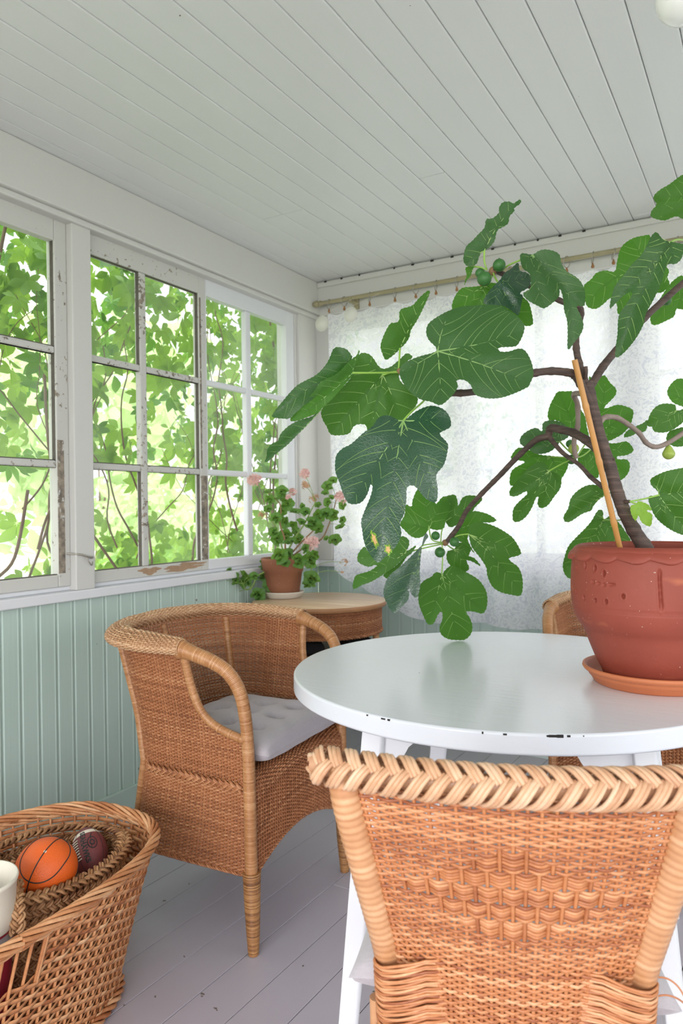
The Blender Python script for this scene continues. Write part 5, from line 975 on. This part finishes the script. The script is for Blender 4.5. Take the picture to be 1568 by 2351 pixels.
# tufted cushions
def cushion(name, loc, rz, sx, sy, th, label, group='grey linen cushions', tilt=0, tufts=True):
    root = empty(name, loc, rz, label=label, cat='cushion', group=group); n = 64; a = np.linspace(-1, 1, n); U, V = np.meshgrid(a, a, indexing='ij')
    pin = 1-.10*(1-abs(U)**1.5*0)*0; X = U*sx*(1-.05*(1-V**2)); Y = V*sy*(1-.05*(1-U**2)); e = np.clip((1-U**4)*(1-V**4), 0, 1)**.42
    t = th*.5*e; rip = .004*np.sin(U*11+V*5)*np.cos(V*9-U*3)
    if tufts:
        for ux in (-.5, 0, .5):
            for vy in (-.5, 0, .5): t = t-th*.30*np.exp(-(((U-ux)/.10)**2+((V-vy)/.10)**2))-th*.12*np.exp(-(((U-ux)/.24)**2+((V-vy)/.24)**2))
    t = np.maximum(t, 0)+rip*e*.6; t = np.where(e <= 1e-6, 0, t); zc = th*.5+tilt*U
    mb = MB(); mb.grid(np.stack([X, Y, zc+t], -1)); mb.grid(np.stack([X, Y, zc-np.clip(t, 0, th*.5)*.9], -1)[::-1]); mb.build('cover', 'cushion', root)
    if tufts:
        for ux in (-.5, 0, .5):
            for vy in (-.5, 0, .5):
                i = int((ux+1)/2*(n-1)); j = int((vy+1)/2*(n-1)); m2 = MB(); m2.lathe([(.0005, .002), (.006, .0015), (.0075, 0), (.006, -.0015)], (X[i, j], Y[i, j], zc+t[i, j] if np.ndim(zc) == 0 else zc[i, j]+t[i, j]), 12); m2.build('button', 'cushion', root)
    return root
cushion('seat_cushion', (-1.375, 1.765, .463), math.radians(3), .215, .222, .105, 'grey linen tufted cushion lying on the seat of the left wicker armchair')
# ================================================================ foreground chair (local: +Y away from the camera)
fc = empty('rattan_chair', (-.275, .865, 0), math.radians(20.5), label='pale rattan chair seen from behind with thick plaited top rail, nearest the camera', cat='chair')
HB = .205
def backS(u, v):
    u = np.asarray(u, float); v = np.asarray(v, float); z = .44+(.838-.44)*v; t = (u-.5)*2
    hw = np.interp(z, [.44, .60, .70, .835], [.150, .158, .178, .205])+.0*t; x = hw*t; y = -.034*(1-t**2)+.075*(1-v)*1.0+.02*(1-v)**2
    return np.stack([x*np.ones_like(y), y, z*np.ones_like(y)], -1)
def phf(U, V, row):
    z = .44+.398*V; xx = (U-.5)*2; dz = (z-.695)/.052; inside = (abs(xx)*1.25+abs(dz)*.75) < 1.0
    blk = np.floor((z-.64)/.0235); return np.where(inside, blk, row)
def apf(U, V):
    z = .44+.398*V; xx = (U-.5)*2; dz = (z-.695)/.052; return np.where((abs(xx)*1.25+abs(dz)*.75) < 1.0, 1.35, 1.0)
mb = MB(); weave(mb, backS, 24, 90, .0026, .0028, .0021, per=8, sides=6, rn=.0019, jit=.35, phase=phf, ampf=apf, tvar=.30, tone0=.5); mb.build('woven_back', 'cane', fc)
# doubled stakes showing through the diamond pattern
mb = MB(); uu = np.linspace(-1, 1, 60)
P_ = np.array([(HB*1.26*t, -.034*(1-t**2*1.0)-.004+.012*t*t, .840) for t in uu]); Nn = np.array([(0, -.72, .70)]*60)
def herring(mb, path, R_n, R_b, step, adv, rad, canes):
    P = np.asarray(path, float); L = np.r_[0, np.cumsum(np.linalg.norm(np.diff(P, axis=0), axis=1))]
    def pos(s_): return np.stack([np.interp(s_, L, P[:, i]) for i in range(3)], -1)
    k = 0; s0 = -adv*.35
    while s0 < L[-1]-adv*.4:
        for sd_ in (1, -1):
            for j in range(canes):
                t = np.linspace(0, 1, 15); ph = (2.75-2.95*t) if sd_ > 0 else -(2.6-2.80*t)
                s_ = np.clip(s0+(step/2 if sd_ < 0 else 0)+adv*t+j*rad*1.75, 0, L[-1]); c = pos(s_); e = 1e-3; T = pos(np.clip(s_+e, 0, L[-1]))-pos(np.clip(s_-e, 0, L[-1])); T /= np.linalg.norm(T, axis=1)[:, None]+1e-9
                N = np.cross(T, np.array([0, .60, .80])); N /= np.linalg.norm(N, axis=1)[:, None]; B = np.cross(N, T); N = N*np.sign((N @ np.array([0, -1, .5]))[:, None]); B = B*np.sign((B @ np.array([0, 0, 1.]))[:, None])
                q = .80+.26*np.sin(PI*np.clip(t*1.02, 0, 1))**.7; endf = np.clip(np.minimum(s_, L[-1]-s_)/.02, .45, 1); 
                mb.tube(c+N*(R_n*q*np.cos(ph)*endf)[:, None]+B*(R_b*q*np.sin(ph)*endf)[:, None], rad*(1.12 if j == 1 else .95), 7, 0, np.clip(.55+random.gauss(0, .17)-.25*(np.abs(t-.5)*2)**3, 0, 1))
        s0 += step; k += 1
mb = MB(); Pc = P_.copy(); Pc[:, 1] += .010; herring(mb, Pc, .0205, .0215, .0245, .040, .0033, 3); mb.build('plaited_rail', 'plait', fc)
mb = MB(); mb.tube(np.array([(p[0]*.96, p[1], p[2]) for p in Pc]), .0135, 12, 0, .2); mb.build('rail_core', 'plait', fc)
for s in (-1, 1):
    pst = [(s*.208, -.004+.012, .848), (s*.204, .010, .80), (s*.188, .028, .72), (s*.172, .050, .64), (s*.160, .068, .575), (s*.155, .085, .50), (s*.153, .095, .40)]
    P_ = crom(pst, 8); mb = MB(); L = np.linspace(0, 1, len(P_)); wrapped(mb, P_[:42], np.interp(L[:42], [0, .06, .5], [.0215, .0205, .0205]), .0095, 20, depth=.0004, tv=.13, tone0=.55); mb.build('back_post', 'pole', fc)
    mb = MB(); mb.tube(crom([(s*.188, .150, .455), (s*.187, .152, .2), (s*.186, .155, 0)], 6), .0105, 12, 0, .45); mb.build('leg', 'pole', fc)
    # front leg and stretcher
    mb = MB(); mb.tube(crom([(s*.185, .43, .43), (s*.186, .44, .2), (s*.188, .445, 0)], 6), .0125, 12, 0, .45); mb.build('leg', 'pole', fc)
    # weavers carried out around the post below the back
    def wrapS(u, v, s=s):
        u = np.asarray(u, float); v = np.asarray(v, float); a = PI*(.98-1.45*u); z = .40+(.592-.40)*v-.045*(1-np.sin(a)*.0)*(u)**1.2*0
        cx = .120+.0*v; rx = .056+.002*v; ry = .030; x = cx+rx*np.cos(a)*-1*-1; yb = np.interp(z, [.40, .5, .6], [.098, .084, .062]); y = yb-ry*np.sin(a)-.006
        zz = z-.035*np.clip(np.cos(a)+.2, 0, 1)*.6; return np.stack([s*x, y, zz], -1)
    mb = MB(); weave(mb, wrapS, 7, 46, .0021, .0022, .0010, per=10, sides=6, rn=.0018, jit=.5, tvar=.42, tone0=.55, stakes=False); mb.build('side_binding', 'cane', fc)
    # edge of the inner side panel behind the post
    def edS(u, v, s=s):
        u = np.asarray(u, float); v = np.asarray(v, float); z = .50+.32*v; hw = np.interp(z, [.50, .60, .70, .835], [.166, .172, .196, .222]); yb = np.interp(z, [.50, .60, .72, .83], [.10, .085, .05, .03])
        return np.stack([s*(hw+.004-.020*u), yb+.018*u, z*np.ones_like(u)], -1)
    mb = MB(); weave(mb, edS, 2, 56, .0022, .002, .0022, per=8, sides=5, jit=.3, tvar=.35, tone0=.6, stakes=False); mb.build('side_edging', 'cane', fc)
mb = MB()
for k, (dx, dz_, r_) in enumerate(((.0, 0, .030), (.006, -.03, .038))):
    th = np.linspace(-.6, 2.6, 24); mb.tube(np.stack([.185+dx+r_*np.sin(th)*.9, .055+.01*np.cos(th), .545+dz_+r_*np.cos(th)], 1), .0012, 5, 0, .4)
mb.build('loose_strand', 'cane', fc)
def fseat(u, v):
    u = np.asarray(u, float); v = np.asarray(v, float); y = .09+.36*v; hw = .165+.035*v; return np.stack([(u*2-1)*hw*np.ones_like(y), y*np.ones_like(u), .44-.012*np.sin(PI*v)*np.ones_like(u)], -1)
mb = MB(); weave(mb, fseat, 24, 70, .0026, .003, .0028, per=4, sides=4, tvar=.3); mb.build('seat', 'cane', fc)
mb = MB(); mb.tube(crom([(-.158, .09, .43), (-.19, .27, .432), (-.195, .44, .43), (0, .46, .43), (.195, .44, .43), (.19, .27, .432), (.158, .09, .43)], 8), .014, 10, 0, .5); mb.build('seat_frame', 'pole', fc)
cushion('seat_cushion', (-.275-.0*math.cos(.3578)-.325*math.sin(.3578), .865-.0*math.sin(.3578)+.325*math.cos(.3578), .440), math.radians(20.5), .225, .20, .11, 'grey cushion on the nearest rattan chair, only one pinched corner showing beside its back')
# ================================================================ wicker side table in the corner
SCX, SCY = -1.81, 2.862
stb = empty('side_table', (SCX, SCY, 0), label='round wicker side table with pale wooden top and woven apron in the corner', cat='table')
mb = MB(); mb.lathe([(.0005, .722), (.304, .722), (.310, .725), (.310, .7415), (.3075, .744), (.0005, .7445)], seg=100); o = mb.build('tabletop', ['tanwood', 'edgewood'], stb)
for p in o.data.polygons:
    if (p.center.x**2+p.center.y**2) > .308**2 or p.center.z < .73: p.material_index = 1
def apS(u, v):
    u = np.asarray(u, float); v = np.asarray(v, float); a = 2*PI*u; r = .285-.004*v*0; z = .612+.108*v; return np.stack([r*np.cos(a)*np.ones_like(z), r*np.sin(a)*np.ones_like(z), z*np.ones_like(a)], -1)
mb = MB(); weave(mb, apS, 130, 22, .0032, .0026, .0024, closed=True, per=4, sides=4, tvar=.3, tone0=.35); mb.build('apron', 'wicker', stb)
mb = MB(); th = np.linspace(0, 2*PI, 100); twist(mb, np.stack([.287*np.cos(th), .287*np.sin(th), np.full(100, .610)], 1), .004, .0035, 3, .04, sides=5, tone=.4); mb.build('apron_edging', 'wicker', stb)
for k in range(4):
    a = math.radians(-77+90*k); mb = MB(); wrapped(mb, [(.268*math.cos(a), .268*math.sin(a), .72), (.27*math.cos(a), .27*math.sin(a), .4), (.275*math.cos(a), .275*math.sin(a), 0)], .0145, .006, 12, depth=.0005, tone0=.4); mb.build('leg', 'wrap', stb)
mb = MB(); mb.lathe([(.0005, .495), (.262, .495), (.268, .500), (.268, .510), (.262, .514), (.0005, .514)], seg=60); mb.build('shelf', 'edgewood', stb)
def bundle(loc, r, sz, label, seed):
    rnd = random.Random(seed); root = empty('dark_bundle', loc, label=label, cat='bag'); n = 28; m_ = 18; G = np.zeros((m_, n, 3))
    for i in range(m_):
        t = -PI/2+PI*i/(m_-1)
        for j in range(n):
            a = 2*PI*j/n; q = 1+.10*math.sin(3*a+seed)+.07*math.sin(5*a+4*t+seed); G[i, j] = (r*q*abs(math.cos(t))**.6*math.cos(a), r*.8*q*abs(math.cos(t))**.6*math.sin(a), sz/2+sz/2*math.copysign(abs(math.sin(t))**.7, math.sin(t)))
    mb = MB(); mb.grid(G, closev=True); mb.build('body', 'darkcloth', root)
    mb = MB(); th = np.linspace(0, PI, 16); mb.tube(np.stack([r*.5*np.cos(th), 0*th, sz*.92+.03*np.sin(th)], 1), .004, 6); mb.build('strap', 'darkcloth', root)
bundle((SCX+.00, SCY-.13, .514), .085, .075, 'black bundle lying on the lower shelf of the side table, left of its leg', 1)
bundle((SCX+.17, SCY+.05, .514), .075, .070, 'black bundle on the side table lower shelf beside the right wicker arm', 4)
# ================================================================ geranium
GX, GY = -2.020, 2.872; GZ = .7445
s_ = empty('plant_saucer', (GX, GY, GZ), label='shallow ivory saucer under the geranium pot on the wicker side table', cat='saucer')
mb = MB(); mb.lathe([(.0005, 0), (.078, 0), (.083, .004), (.098, .026), (.101, .029), (.099, .031), (.094, .027), (.080, .008), (.0005, .006)], seg=70); mb.build('dish', 'ivory', s_)
gp = empty('flower_pot', (GX, GY, GZ+.007), label='weathered brown clay pot with pink geranium on the side table', cat='pot')
mb = MB(); mb.lathe([(.0005, 0), (.072, 0), (.076, .004), (.084, .06), (.092, .115), (.096, .118), (.104, .172), (.1045, .182), (.099, .183), (.092, .175), (.088, .12), (.075, .02), (.0005, .02)], seg=80); mb.build('body', 'terra_old', gp)
mb = MB(); mb.lathe([(.0005, .150), (.092, .148)], seg=40); mb.build('soil', 'soil', gp)
ger = empty('geranium', (GX, GY, GZ+.155), label='leggy green geranium with small pale pink and faded brown flower heads', cat='plant'); random.seed(21)
DG = 3.49
def gat(x, y, d=0): return at(450+x*.3189, 1050+y*.3189, DG+d)
STEMS = {'a': [(690, 700), (640, 600), (605, 480), (612, 380), (600, 330), (560, 290)], 'b': [(700, 700), (760, 610), (850, 520), (900, 440)], 'c': [(700, 710), (790, 640), (900, 590), (950, 500), (990, 380), (1010, 300)],
 'd': [(680, 710), (560, 800), (450, 850), (300, 930), (160, 940), (110, 900)], 'e': [(690, 700), (700, 600), (780, 480), (830, 380), (860, 320)], 'f': [(700, 710), (800, 760), (830, 830), (810, 910)], 'g': [(650, 640), (580, 520), (500, 430)]}
base = np.array([GX, GY, GZ+.16]); nodes = []
for k, st_ in STEMS.items():
    dd = random.uniform(-.05, .05); P_ = [base+np.array([random.uniform(-.02, .02), random.uniform(-.02, .02), 0])]+[gat(x, y, dd) for x, y in st_[1:]]
    P_ = [p if p[0] > -2.10 else np.array([-2.10, p[1], p[2]]) for p in P_]; C_ = crom(P_, 6); nodes += list(C_[3:]); mb = MB(); mb.tube(C_, np.linspace(.0048, .0022, len(C_)), 7); mb.build('stem', 'stem_brown' if k in 'abc' else 'stem', ger, world=True)
nodes = np.array(nodes)
def gerleaf(c, size, seed):
    rnd = random.Random(seed); nr = -(FW)*.8+np.array([rnd.uniform(-.5, .5), rnd.uniform(-.5, .5), rnd.uniform(-.2, .9)]); nr /= np.linalg.norm(nr); upv = np.array([rnd.uniform(-1, 1), rnd.uniform(-.6, .6), rnd.uniform(-.3, 1)]); upv = upv-nr*(upv@nr); upv /= np.linalg.norm(upv); sd = np.cross(nr, upv)
    V = [c+upv*-size*.55]; Fc = []; n = 34; 
    for ring_, q in enumerate((.45, .8, 1.0)):
        for j in range(n):
            a = -2.75+5.5*j/(n-1); lob = .92+.08*math.cos(a*5.0)+(.05 if j % 2 else 0)*(q > .9); r = size*q*lob*(1.0-.12*abs(math.sin(a/2))); V.append(c-upv*size*.55*(1-q)*.6+upv*math.cos(a)*r+sd*math.sin(a)*r+nr*size*(.22*q*q-.05*math.cos(a*5)*q))
    for j in range(n-1):
        Fc.append((0, 1+j, 2+j, 2+j)) if False else None
        for r_ in range(2): b0 = 1+r_*n+j; Fc.append((b0, b0+1, b0+n+1, b0+n))
    tri = [(0, 1+j, 2+j) for j in range(n-1)]
    mb = MB(); mb.add(V, Fc); base_n = mb.n; mb.f.append(np.array(tri)); mb.m.append(np.zeros(len(tri), int)); mb.flat.append(np.full(len(tri), True))
    k = np.argmin(((nodes-c)**2).sum(1)); s0 = nodes[k]; a = c-upv*size*.5; mb.tube(crom([s0, (s0+a)/2+np.array([0, 0, .008]), a], 4), .0011, 5, 1)
    return mb.build('leaf', ['ger', 'stem'], ger, world=True)
GL = [(525,250,30),(530,305,30),(620,250,40),(650,330,45),(520,375,28),(710,395,45),(770,355,22),(790,395,30),(640,460,45),(575,440,35),(700,490,30),(840,480,50),(890,420,40),(935,410,40),(990,415,38),(1050,450,25),(1040,505,32),(1000,600,42),(940,585,18),(985,170,30),(950,210,35),(930,260,25),(975,290,20),(950,325,30),(880,345,22),(1060,345,30),(590,590,45),(680,610,40),(650,560,40),(740,590,35),(600,710,50),(660,700,40),(500,780,45),(740,745,45),(830,740,50),(830,880,52),(800,915,30),(700,860,28),(540,910,48),(860,700,30),(790,660,30),(445,995,45),(265,980,28),(245,825,25),(280,870,40),(360,840,35),(355,900,40),(420,860,30),(190,915,35),(880,520,35),(620,390,30),(560,540,32),(760,470,30),(600,300,28),(720,540,30),(640,760,30),(480,860,26),(560,800,30)]
for i, (x, y, r) in enumerate(GL):
    c = gat(x, y, random.uniform(-.09, .07)-(.06 if 560 < x < 860 and y > 690 else 0)-(.10 if x < 480 else 0)); gerleaf(c, r*.3189*1.0/FPX*DG*1.38, i*7+1)
def gerflower(x, y, r, mat, seed):
    rnd = random.Random(seed); c = gat(x, y, rnd.uniform(-.06, .04)-(.12 if x < 300 else 0)); R_ = r*.3189/FPX*DG*1.1; V, Fc = [], []
    for k in range(16 if mat == 'petal' else 11):
        d = np.array([rnd.gauss(0, 1), rnd.gauss(0, 1), rnd.gauss(.3, .7)]); d /= np.linalg.norm(d); fcn = c+d*R_*rnd.uniform(.35, .8)
        a_ = np.cross(d, [0, 0, 1.]); a_ /= np.linalg.norm(a_)+1e-6; b_ = np.cross(d, a_); s2 = R_*(.62 if mat == 'petal' else .36)
        for m_ in range(5):
            t = m_*2*PI/5+rnd.random()*.3; e1 = a_*math.cos(t)+b_*math.sin(t); e2 = -a_*math.sin(t)+b_*math.cos(t); b0 = len(V)
            V += [fcn, fcn+e1*s2*.5+e2*s2*.28+d*s2*.25, fcn+e1*s2+e2*s2*.22+d*s2*.3, fcn+e1*s2-e2*s2*.22+d*s2*.3, fcn+e1*s2*.5-e2*s2*.28+d*s2*.25]; Fc.append((b0, b0+1, b0+2, b0+3)); Fc.append((b0, b0+3, b0+4, b0+4))
    Fq = [f for f in Fc if f[2] != f[3]]; Ft = [f[:3] for f in Fc if f[2] == f[3]]
    mb = MB(); mb.add(V, Fq); mb.f.append(np.array(Ft)); mb.m.append(np.zeros(len(Ft), int)); mb.flat.append(np.full(len(Ft), True))
    k = np.argmin(((nodes-c)**2).sum(1)+np.where(nodes[:, 2] > c[2], .02, 0)); mb.tube(crom([nodes[k], (nodes[k]+c)/2+np.array([0, 0, .012]), c], 6), .0013, 5, 1)
    mb.build('flower_head', [mat, 'stem'], ger, world=True, label='pale pink flower head' if mat == 'petal' else 'faded brownish flower head')
for i, (x, y, r, m_) in enumerate([(415,165,40,'petal'),(450,150,22,'petal'),(780,118,36,'petal'),(785,205,40,'petal_dry'),(695,250,28,'petal'),(662,288,20,'petal'),(850,295,42,'petal_dry'),(1040,290,42,'petal'),(480,418,34,'petal_dry'),(830,620,50,'petal'),(110,900,46,'petal'),(785,760,26,'petal'),(1065,755,32,'petal_dry'),(1052,828,14,'petal_dry')]): gerflower(x, y, r, m_, i+50)
# ================================================================ big oval willow basket with toys
BX, BY, BH = -1.475, .855, .375; random.seed(31)
bk = empty('wicker_basket', (BX, BY, 0), label='large oval willow laundry basket full of balls standing on the floor', cat='basket')
def sup(a, ax, ay, n=2.6):
    c, s = np.cos(a), np.sin(a); return ax*np.sign(c)*np.abs(c)**(2/n), ay*np.sign(s)*np.abs(s)**(2/n)
_aa = np.linspace(0, 2*PI, 4001); _x, _y = sup(_aa, .27, .5); _l = np.r_[0, np.cumsum(np.hypot(np.diff(_x), np.diff(_y)))]; _l /= _l[-1]
def basS(u, v):
    u = np.asarray(u, float) % 1.0; v = np.asarray(v, float); a = np.interp(u, _l, _aa); t = v**1.0; ax = .172+.100*t+.008*np.sin(PI*v)*-1; ay = .425+.085*t
    x, y = sup(a, ax, ay); return np.stack([x, y, .012+(BH-.012)*v+.0*x], -1)
def basM(u, v):
    x, y = sup(np.interp(np.asarray(u) % 1.0, _l, _aa), .27, .5); return ~((np.abs(y+.02) < .085) & (x > 0) & (v > .70-.0*u) & (v < .955)) 
mb = MB(); weave(mb, basS, 84, 31, .0069, .0036, .0038, closed=True, mask=basM, per=5, sides=4, rn=.0010, jit=.12, tvar=.35, tone0=.5); mb.build('woven_side', 'basket', bk)
# sides of the handle opening: two upright rods and bound ends
for yy in (-.105, .065):
    uu = np.linspace(0, 1, 800); P_ = basS(uu, np.full(800, .83)); k = np.argmin(abs(P_[:, 1]-yy)+(P_[:, 0] < 0)*9); mb = MB(); mb.tube(basS(np.full(8, uu[k]), np.linspace(.66, .99, 8)), .0048, 8, 0, .6); mb.build('handle_rod', 'basket', bk)
uu = np.linspace(0, 1, 260); P_ = basS(uu, np.full(260, 1.0))
mb = MB(); P_r = P_.copy(); twist(mb, P_r, .0095, .0043, 6, .24, sides=6, per=34, tone=.6); P_i = basS(uu, np.full(260, .965)); twist(mb, P_i, .0055, .0036, 3, .13, sides=6, per=22, tone=.6); mb.build('twisted_rim', 'basket', bk)
mb = MB(); P_b = basS(uu, np.full(260, .0)); P_b[:, 2] = .016; P_b[:, 0] *= 1.03; P_b[:, 1] *= 1.015; twist(mb, P_b, .0085, .0050, 4, .11, sides=6, per=20, tone=.45); mb.build('twisted_foot', 'basket', bk)
mb = MB(); G = np.array([[np.append(np.array(sup(a, .17*q, .42*q)), .014) for a in np.linspace(0, 2*PI, 60)[:-1]] for q in (.02, .5, 1.0)]); mb.grid(G, closev=True); mb.build('bottom', 'basket', bk)
# small braided seagrass basket inside
RX_, RY_ = -1.452, 1.095
rb = empty('seagrass_basket', (RX_, RY_, .02), label='small braided seagrass basket holding the balls inside the big willow basket', cat='basket'); NU = 120; th = np.linspace(0, 2*PI, NU)
for k in range(12):
    f = k/11; ax = .110+.036*f; ay = .148+.044*f; z_ = .016+.030*k; x, y = sup(th, ax, ay, 2.3); P_ = np.stack([x, y, z_+.004*np.sin(th*3+k)], 1)
    mb = MB(); nr = np.stack([np.cos(th), np.sin(th), 0*th], 1) if k < 11 else np.stack([.3*np.cos(th), .3*np.sin(th), 0*th+1], 1)
    plait(mb, P_, nr, .0105 if k < 11 else .0125, .0048, .017, .0032, canes=2, strands=3, sides=5, per=8); mb.build('braided_rim' if k == 11 else 'braided_coil', 'seagrass', rb)
for s in (1,):
    t = np.linspace(0, PI, 24); P_ = np.stack([.045+.050*np.cos(t)+.075, -.155+.035*np.cos(t)*-1, .325+.055*np.sin(t)], 1); mb = MB(); plait(mb, P_, np.array([(.9, -.3, .2)]*24), .0115, .0045, .017, .0032, canes=2, sides=5, per=8); mb.build('handle', 'seagrass', rb)
    P_ = np.stack([-.12+.06*np.cos(t), -.12+.05*np.cos(t), .325+.05*np.sin(t)], 1); mb = MB(); plait(mb, P_, np.array([(-.9, .3, .2)]*24), .0115, .0045, .017, .0032, canes=2, sides=5, per=8); mb.build('handle', 'seagrass', rb)
# stuffing under the balls
# basketball
bc = at(106, 1996, 1.62); R_ = .0665
ball = empty('basketball', tuple(bc), label='small orange basketball with black seams lying in the seagrass basket', cat='ball')
mb = MB(); a_ = np.linspace(-PI/2, PI/2, 48); mb.lathe([(max(1e-5, R_*math.cos(t)), R_*math.sin(t)) for t in a_], seg=90); mb.build('rubber', 'ball', ball)
def seam(fn, name='seam'):
    t = np.linspace(0, 2*PI, 120); P_ = np.array([fn(x) for x in t]); P_ /= np.linalg.norm(P_, axis=1)[:, None]; mb = MB(); mb.tube(P_*(R_+.0001), .0013, 6, caps=False); return mb.build(name, 'black', ball)
for fn in (lambda t: (math.cos(t), math.sin(t), 0), lambda t: (0, math.cos(t), math.sin(t)), lambda t: (.82*math.cos(t)+.0, .55*math.sin(t) if False else .9*math.sin(t)*abs(math.cos(t))**.5*0+math.sin(t)*.55, .62*math.copysign(1, math.cos(t))*0+.62+.25*math.cos(2*t)), lambda t: (.82*math.cos(t), math.sin(t)*.55, -.62-.25*math.cos(2*t))): seam(fn)
mb = MB(); d = np.array([.32, .1, .94]); d /= np.linalg.norm(d); mb.lathe([(1e-4, .0006), (.003, .0004), (.0034, -.0003)], (0, 0, R_), 10); mb.build('valve', 'cream', ball)
# orientation so that seams read as in the photo
ball.rotation_euler = (math.radians(28), math.radians(18), math.radians(20))
# american football: prolate, laces
fcn = at(207, 1958, 1.78); foot = empty('football', tuple(fcn), label='small maroon american football with white laces and black printed emblem beside the basketball', cat='ball')
mb = MB(); n = 44; L_ = .066; prof = [(max(1e-5, .0415*math.cos(t)**1.15), L_*math.sin(t)) for t in np.linspace(-PI/2+.001, PI/2-.001, n)]; mb.lathe(prof, seg=64); ob = mb.build('leather', ['football', 'cream'], foot)
for p in ob.data.polygons:
    if .036 < p.center.z < .045: p.material_index = 1
rad = lambda z_: .0415*max(0, 1-(z_/L_)**2)**.575
for a0 in (0, PI/2, PI, 3*PI/2):
    zz = np.linspace(-L_*.97, L_*.97, 30); mb = MB(); mb.tube(np.stack([(np.array([rad(z_) for z_ in zz])+.0002)*math.cos(a0), (np.array([rad(z_) for z_ in zz])+.0002)*math.sin(a0), zz], 1), .0006, 4); mb.build('seam', 'black', foot)
for k in range(8):
    z_ = -.024+k*.0068; aa = np.linspace(-.20, .20, 7); mb = MB(); mb.tube(np.stack([(rad(z_)+.0016)*np.cos(aa), (rad(z_)+.0016)*np.sin(aa), np.full(7, z_)], 1), .0016, 6); mb.build('lace', 'cream', foot)
mb = MB()
def fstroke(pts, w_=.0011):
    P_ = []
    for a, z_ in pts: r = rad(z_)+.0003; P_.append((r*math.cos(a), r*math.sin(a), z_))
    mb.tube(crom(P_, 4), w_, 5)
EM = 1.0
t = np.linspace(0, 2*PI, 20); fstroke([(EM+.26*math.cos(x), .004+.015*math.sin(x)) for x in t]); fstroke([(EM+.12*math.cos(x), .004+.006*math.sin(x)) for x in t], .0016); fstroke([(EM-.1, -.010), (EM, .022), (EM+.12, .030)])
mb.build('emblem', 'black', foot)
def text_on(name, body, size, mat, parent, M4, ext=.0003, label=None):
    cu = bpy.data.curves.new(name, 'FONT'); cu.body = body; cu.size = size; cu.extrude = ext; cu.offset = .0006 if size < .0158 else 0; cu.align_x = 'CENTER'; cu.align_y = 'CENTER'
    o = bpy.data.objects.new(name, cu); COL.objects.link(o); dg = bpy.context.evaluated_depsgraph_get(); me = bpy.data.meshes.new_from_object(o.evaluated_get(dg)); bpy.data.objects.remove(o)
    me.materials.clear(); me.materials.append(M[mat]); ob = bpy.data.objects.new(name, me); COL.objects.link(ob); ob.parent = parent; ob.matrix_local = M4; 
    if label: ob['label'] = label
    return ob
a = .52; tx = text_on('lettering', 'SEAHAWKS', .0155, 'black', foot, Matrix.Identity(4))
for v in tx.data.vertices:
    z_ = -v.co.x+.002; r = rad(z_)+.0004+v.co.z*.5; ang = a+v.co.y/.034; v.co = Vector((r*math.cos(ang), r*math.sin(ang), z_))
# aim: laces face the camera, long axis up to the right
v = CAMP-fcn; v /= np.linalg.norm(v); axis = -RT*.45+UP*.60+FW*.66; axis /= np.linalg.norm(axis); xx = v-axis*(v@axis); xx /= np.linalg.norm(xx); yy = np.cross(axis, xx)
rm = Matrix(((xx[0], yy[0], axis[0]), (xx[1], yy[1], axis[1]), (xx[2], yy[2], axis[2]))) @ Matrix.Rotation(-.75, 3, 'Z')
foot.rotation_euler = rm.to_euler()
# tall tapering container
CCX, CCY = -1.352, .862
can = empty('tall_container', (CCX, CCY, .028), label='tall tapering ivory and maroon container standing in the willow basket at the picture edge', cat='container')
H_ = .425; RT_ = .078; RB_ = .048; rr = lambda z_: RB_+(RT_-RB_)*z_/H_
mb = MB(); z1, z2 = .300, .325
mb.lathe([(rr(.325), .325), (rr(.37), .37), (rr(.412), .412), (RT_+.001, .414), (RT_+.0025, .419), (RT_+.001, .4235), (RT_-.002, .423), (rr(.38)-.004, .38), (rr(.33)-.004, .33), (rr(.28)-.004, .28)], seg=70); mb.build('rim', 'bucket', can)
mb = MB(); mb.lathe([(rr(.300), .300), (rr(.325), .325)], seg=70); mb.build('band', 'grey', can)
mb = MB(); mb.lathe([(.0005, 0), (RB_, 0), (rr(.1), .1), (rr(.2), .2), (rr(.300), .300)], seg=70); mb.build('body', 'maroon', can)
mb = MB(); mb.lathe([(rr(.322)+.0006, .322), (rr(.327)+.0008, .327)], seg=70); mb.lathe([(rr(.298)+.0006, .298), (rr(.302)+.0006, .302)], seg=70); mb.build('band_edge', 'maroon', can)
mb = MB(); mb.lathe([(.0005, .345), (.03, .350), (.055, .349), (rr(.347)-.006, .345)], seg=40); dk = mb.build('inner_lid', 'navy', can)
tt = text_on('lettering', 'ROLL', .016, 'black', can, Matrix.Translation((.028, .018, .3505)) @ Matrix.Rotation(math.radians(-20), 4, 'Z'), label='small black letters on the dark inner lid')
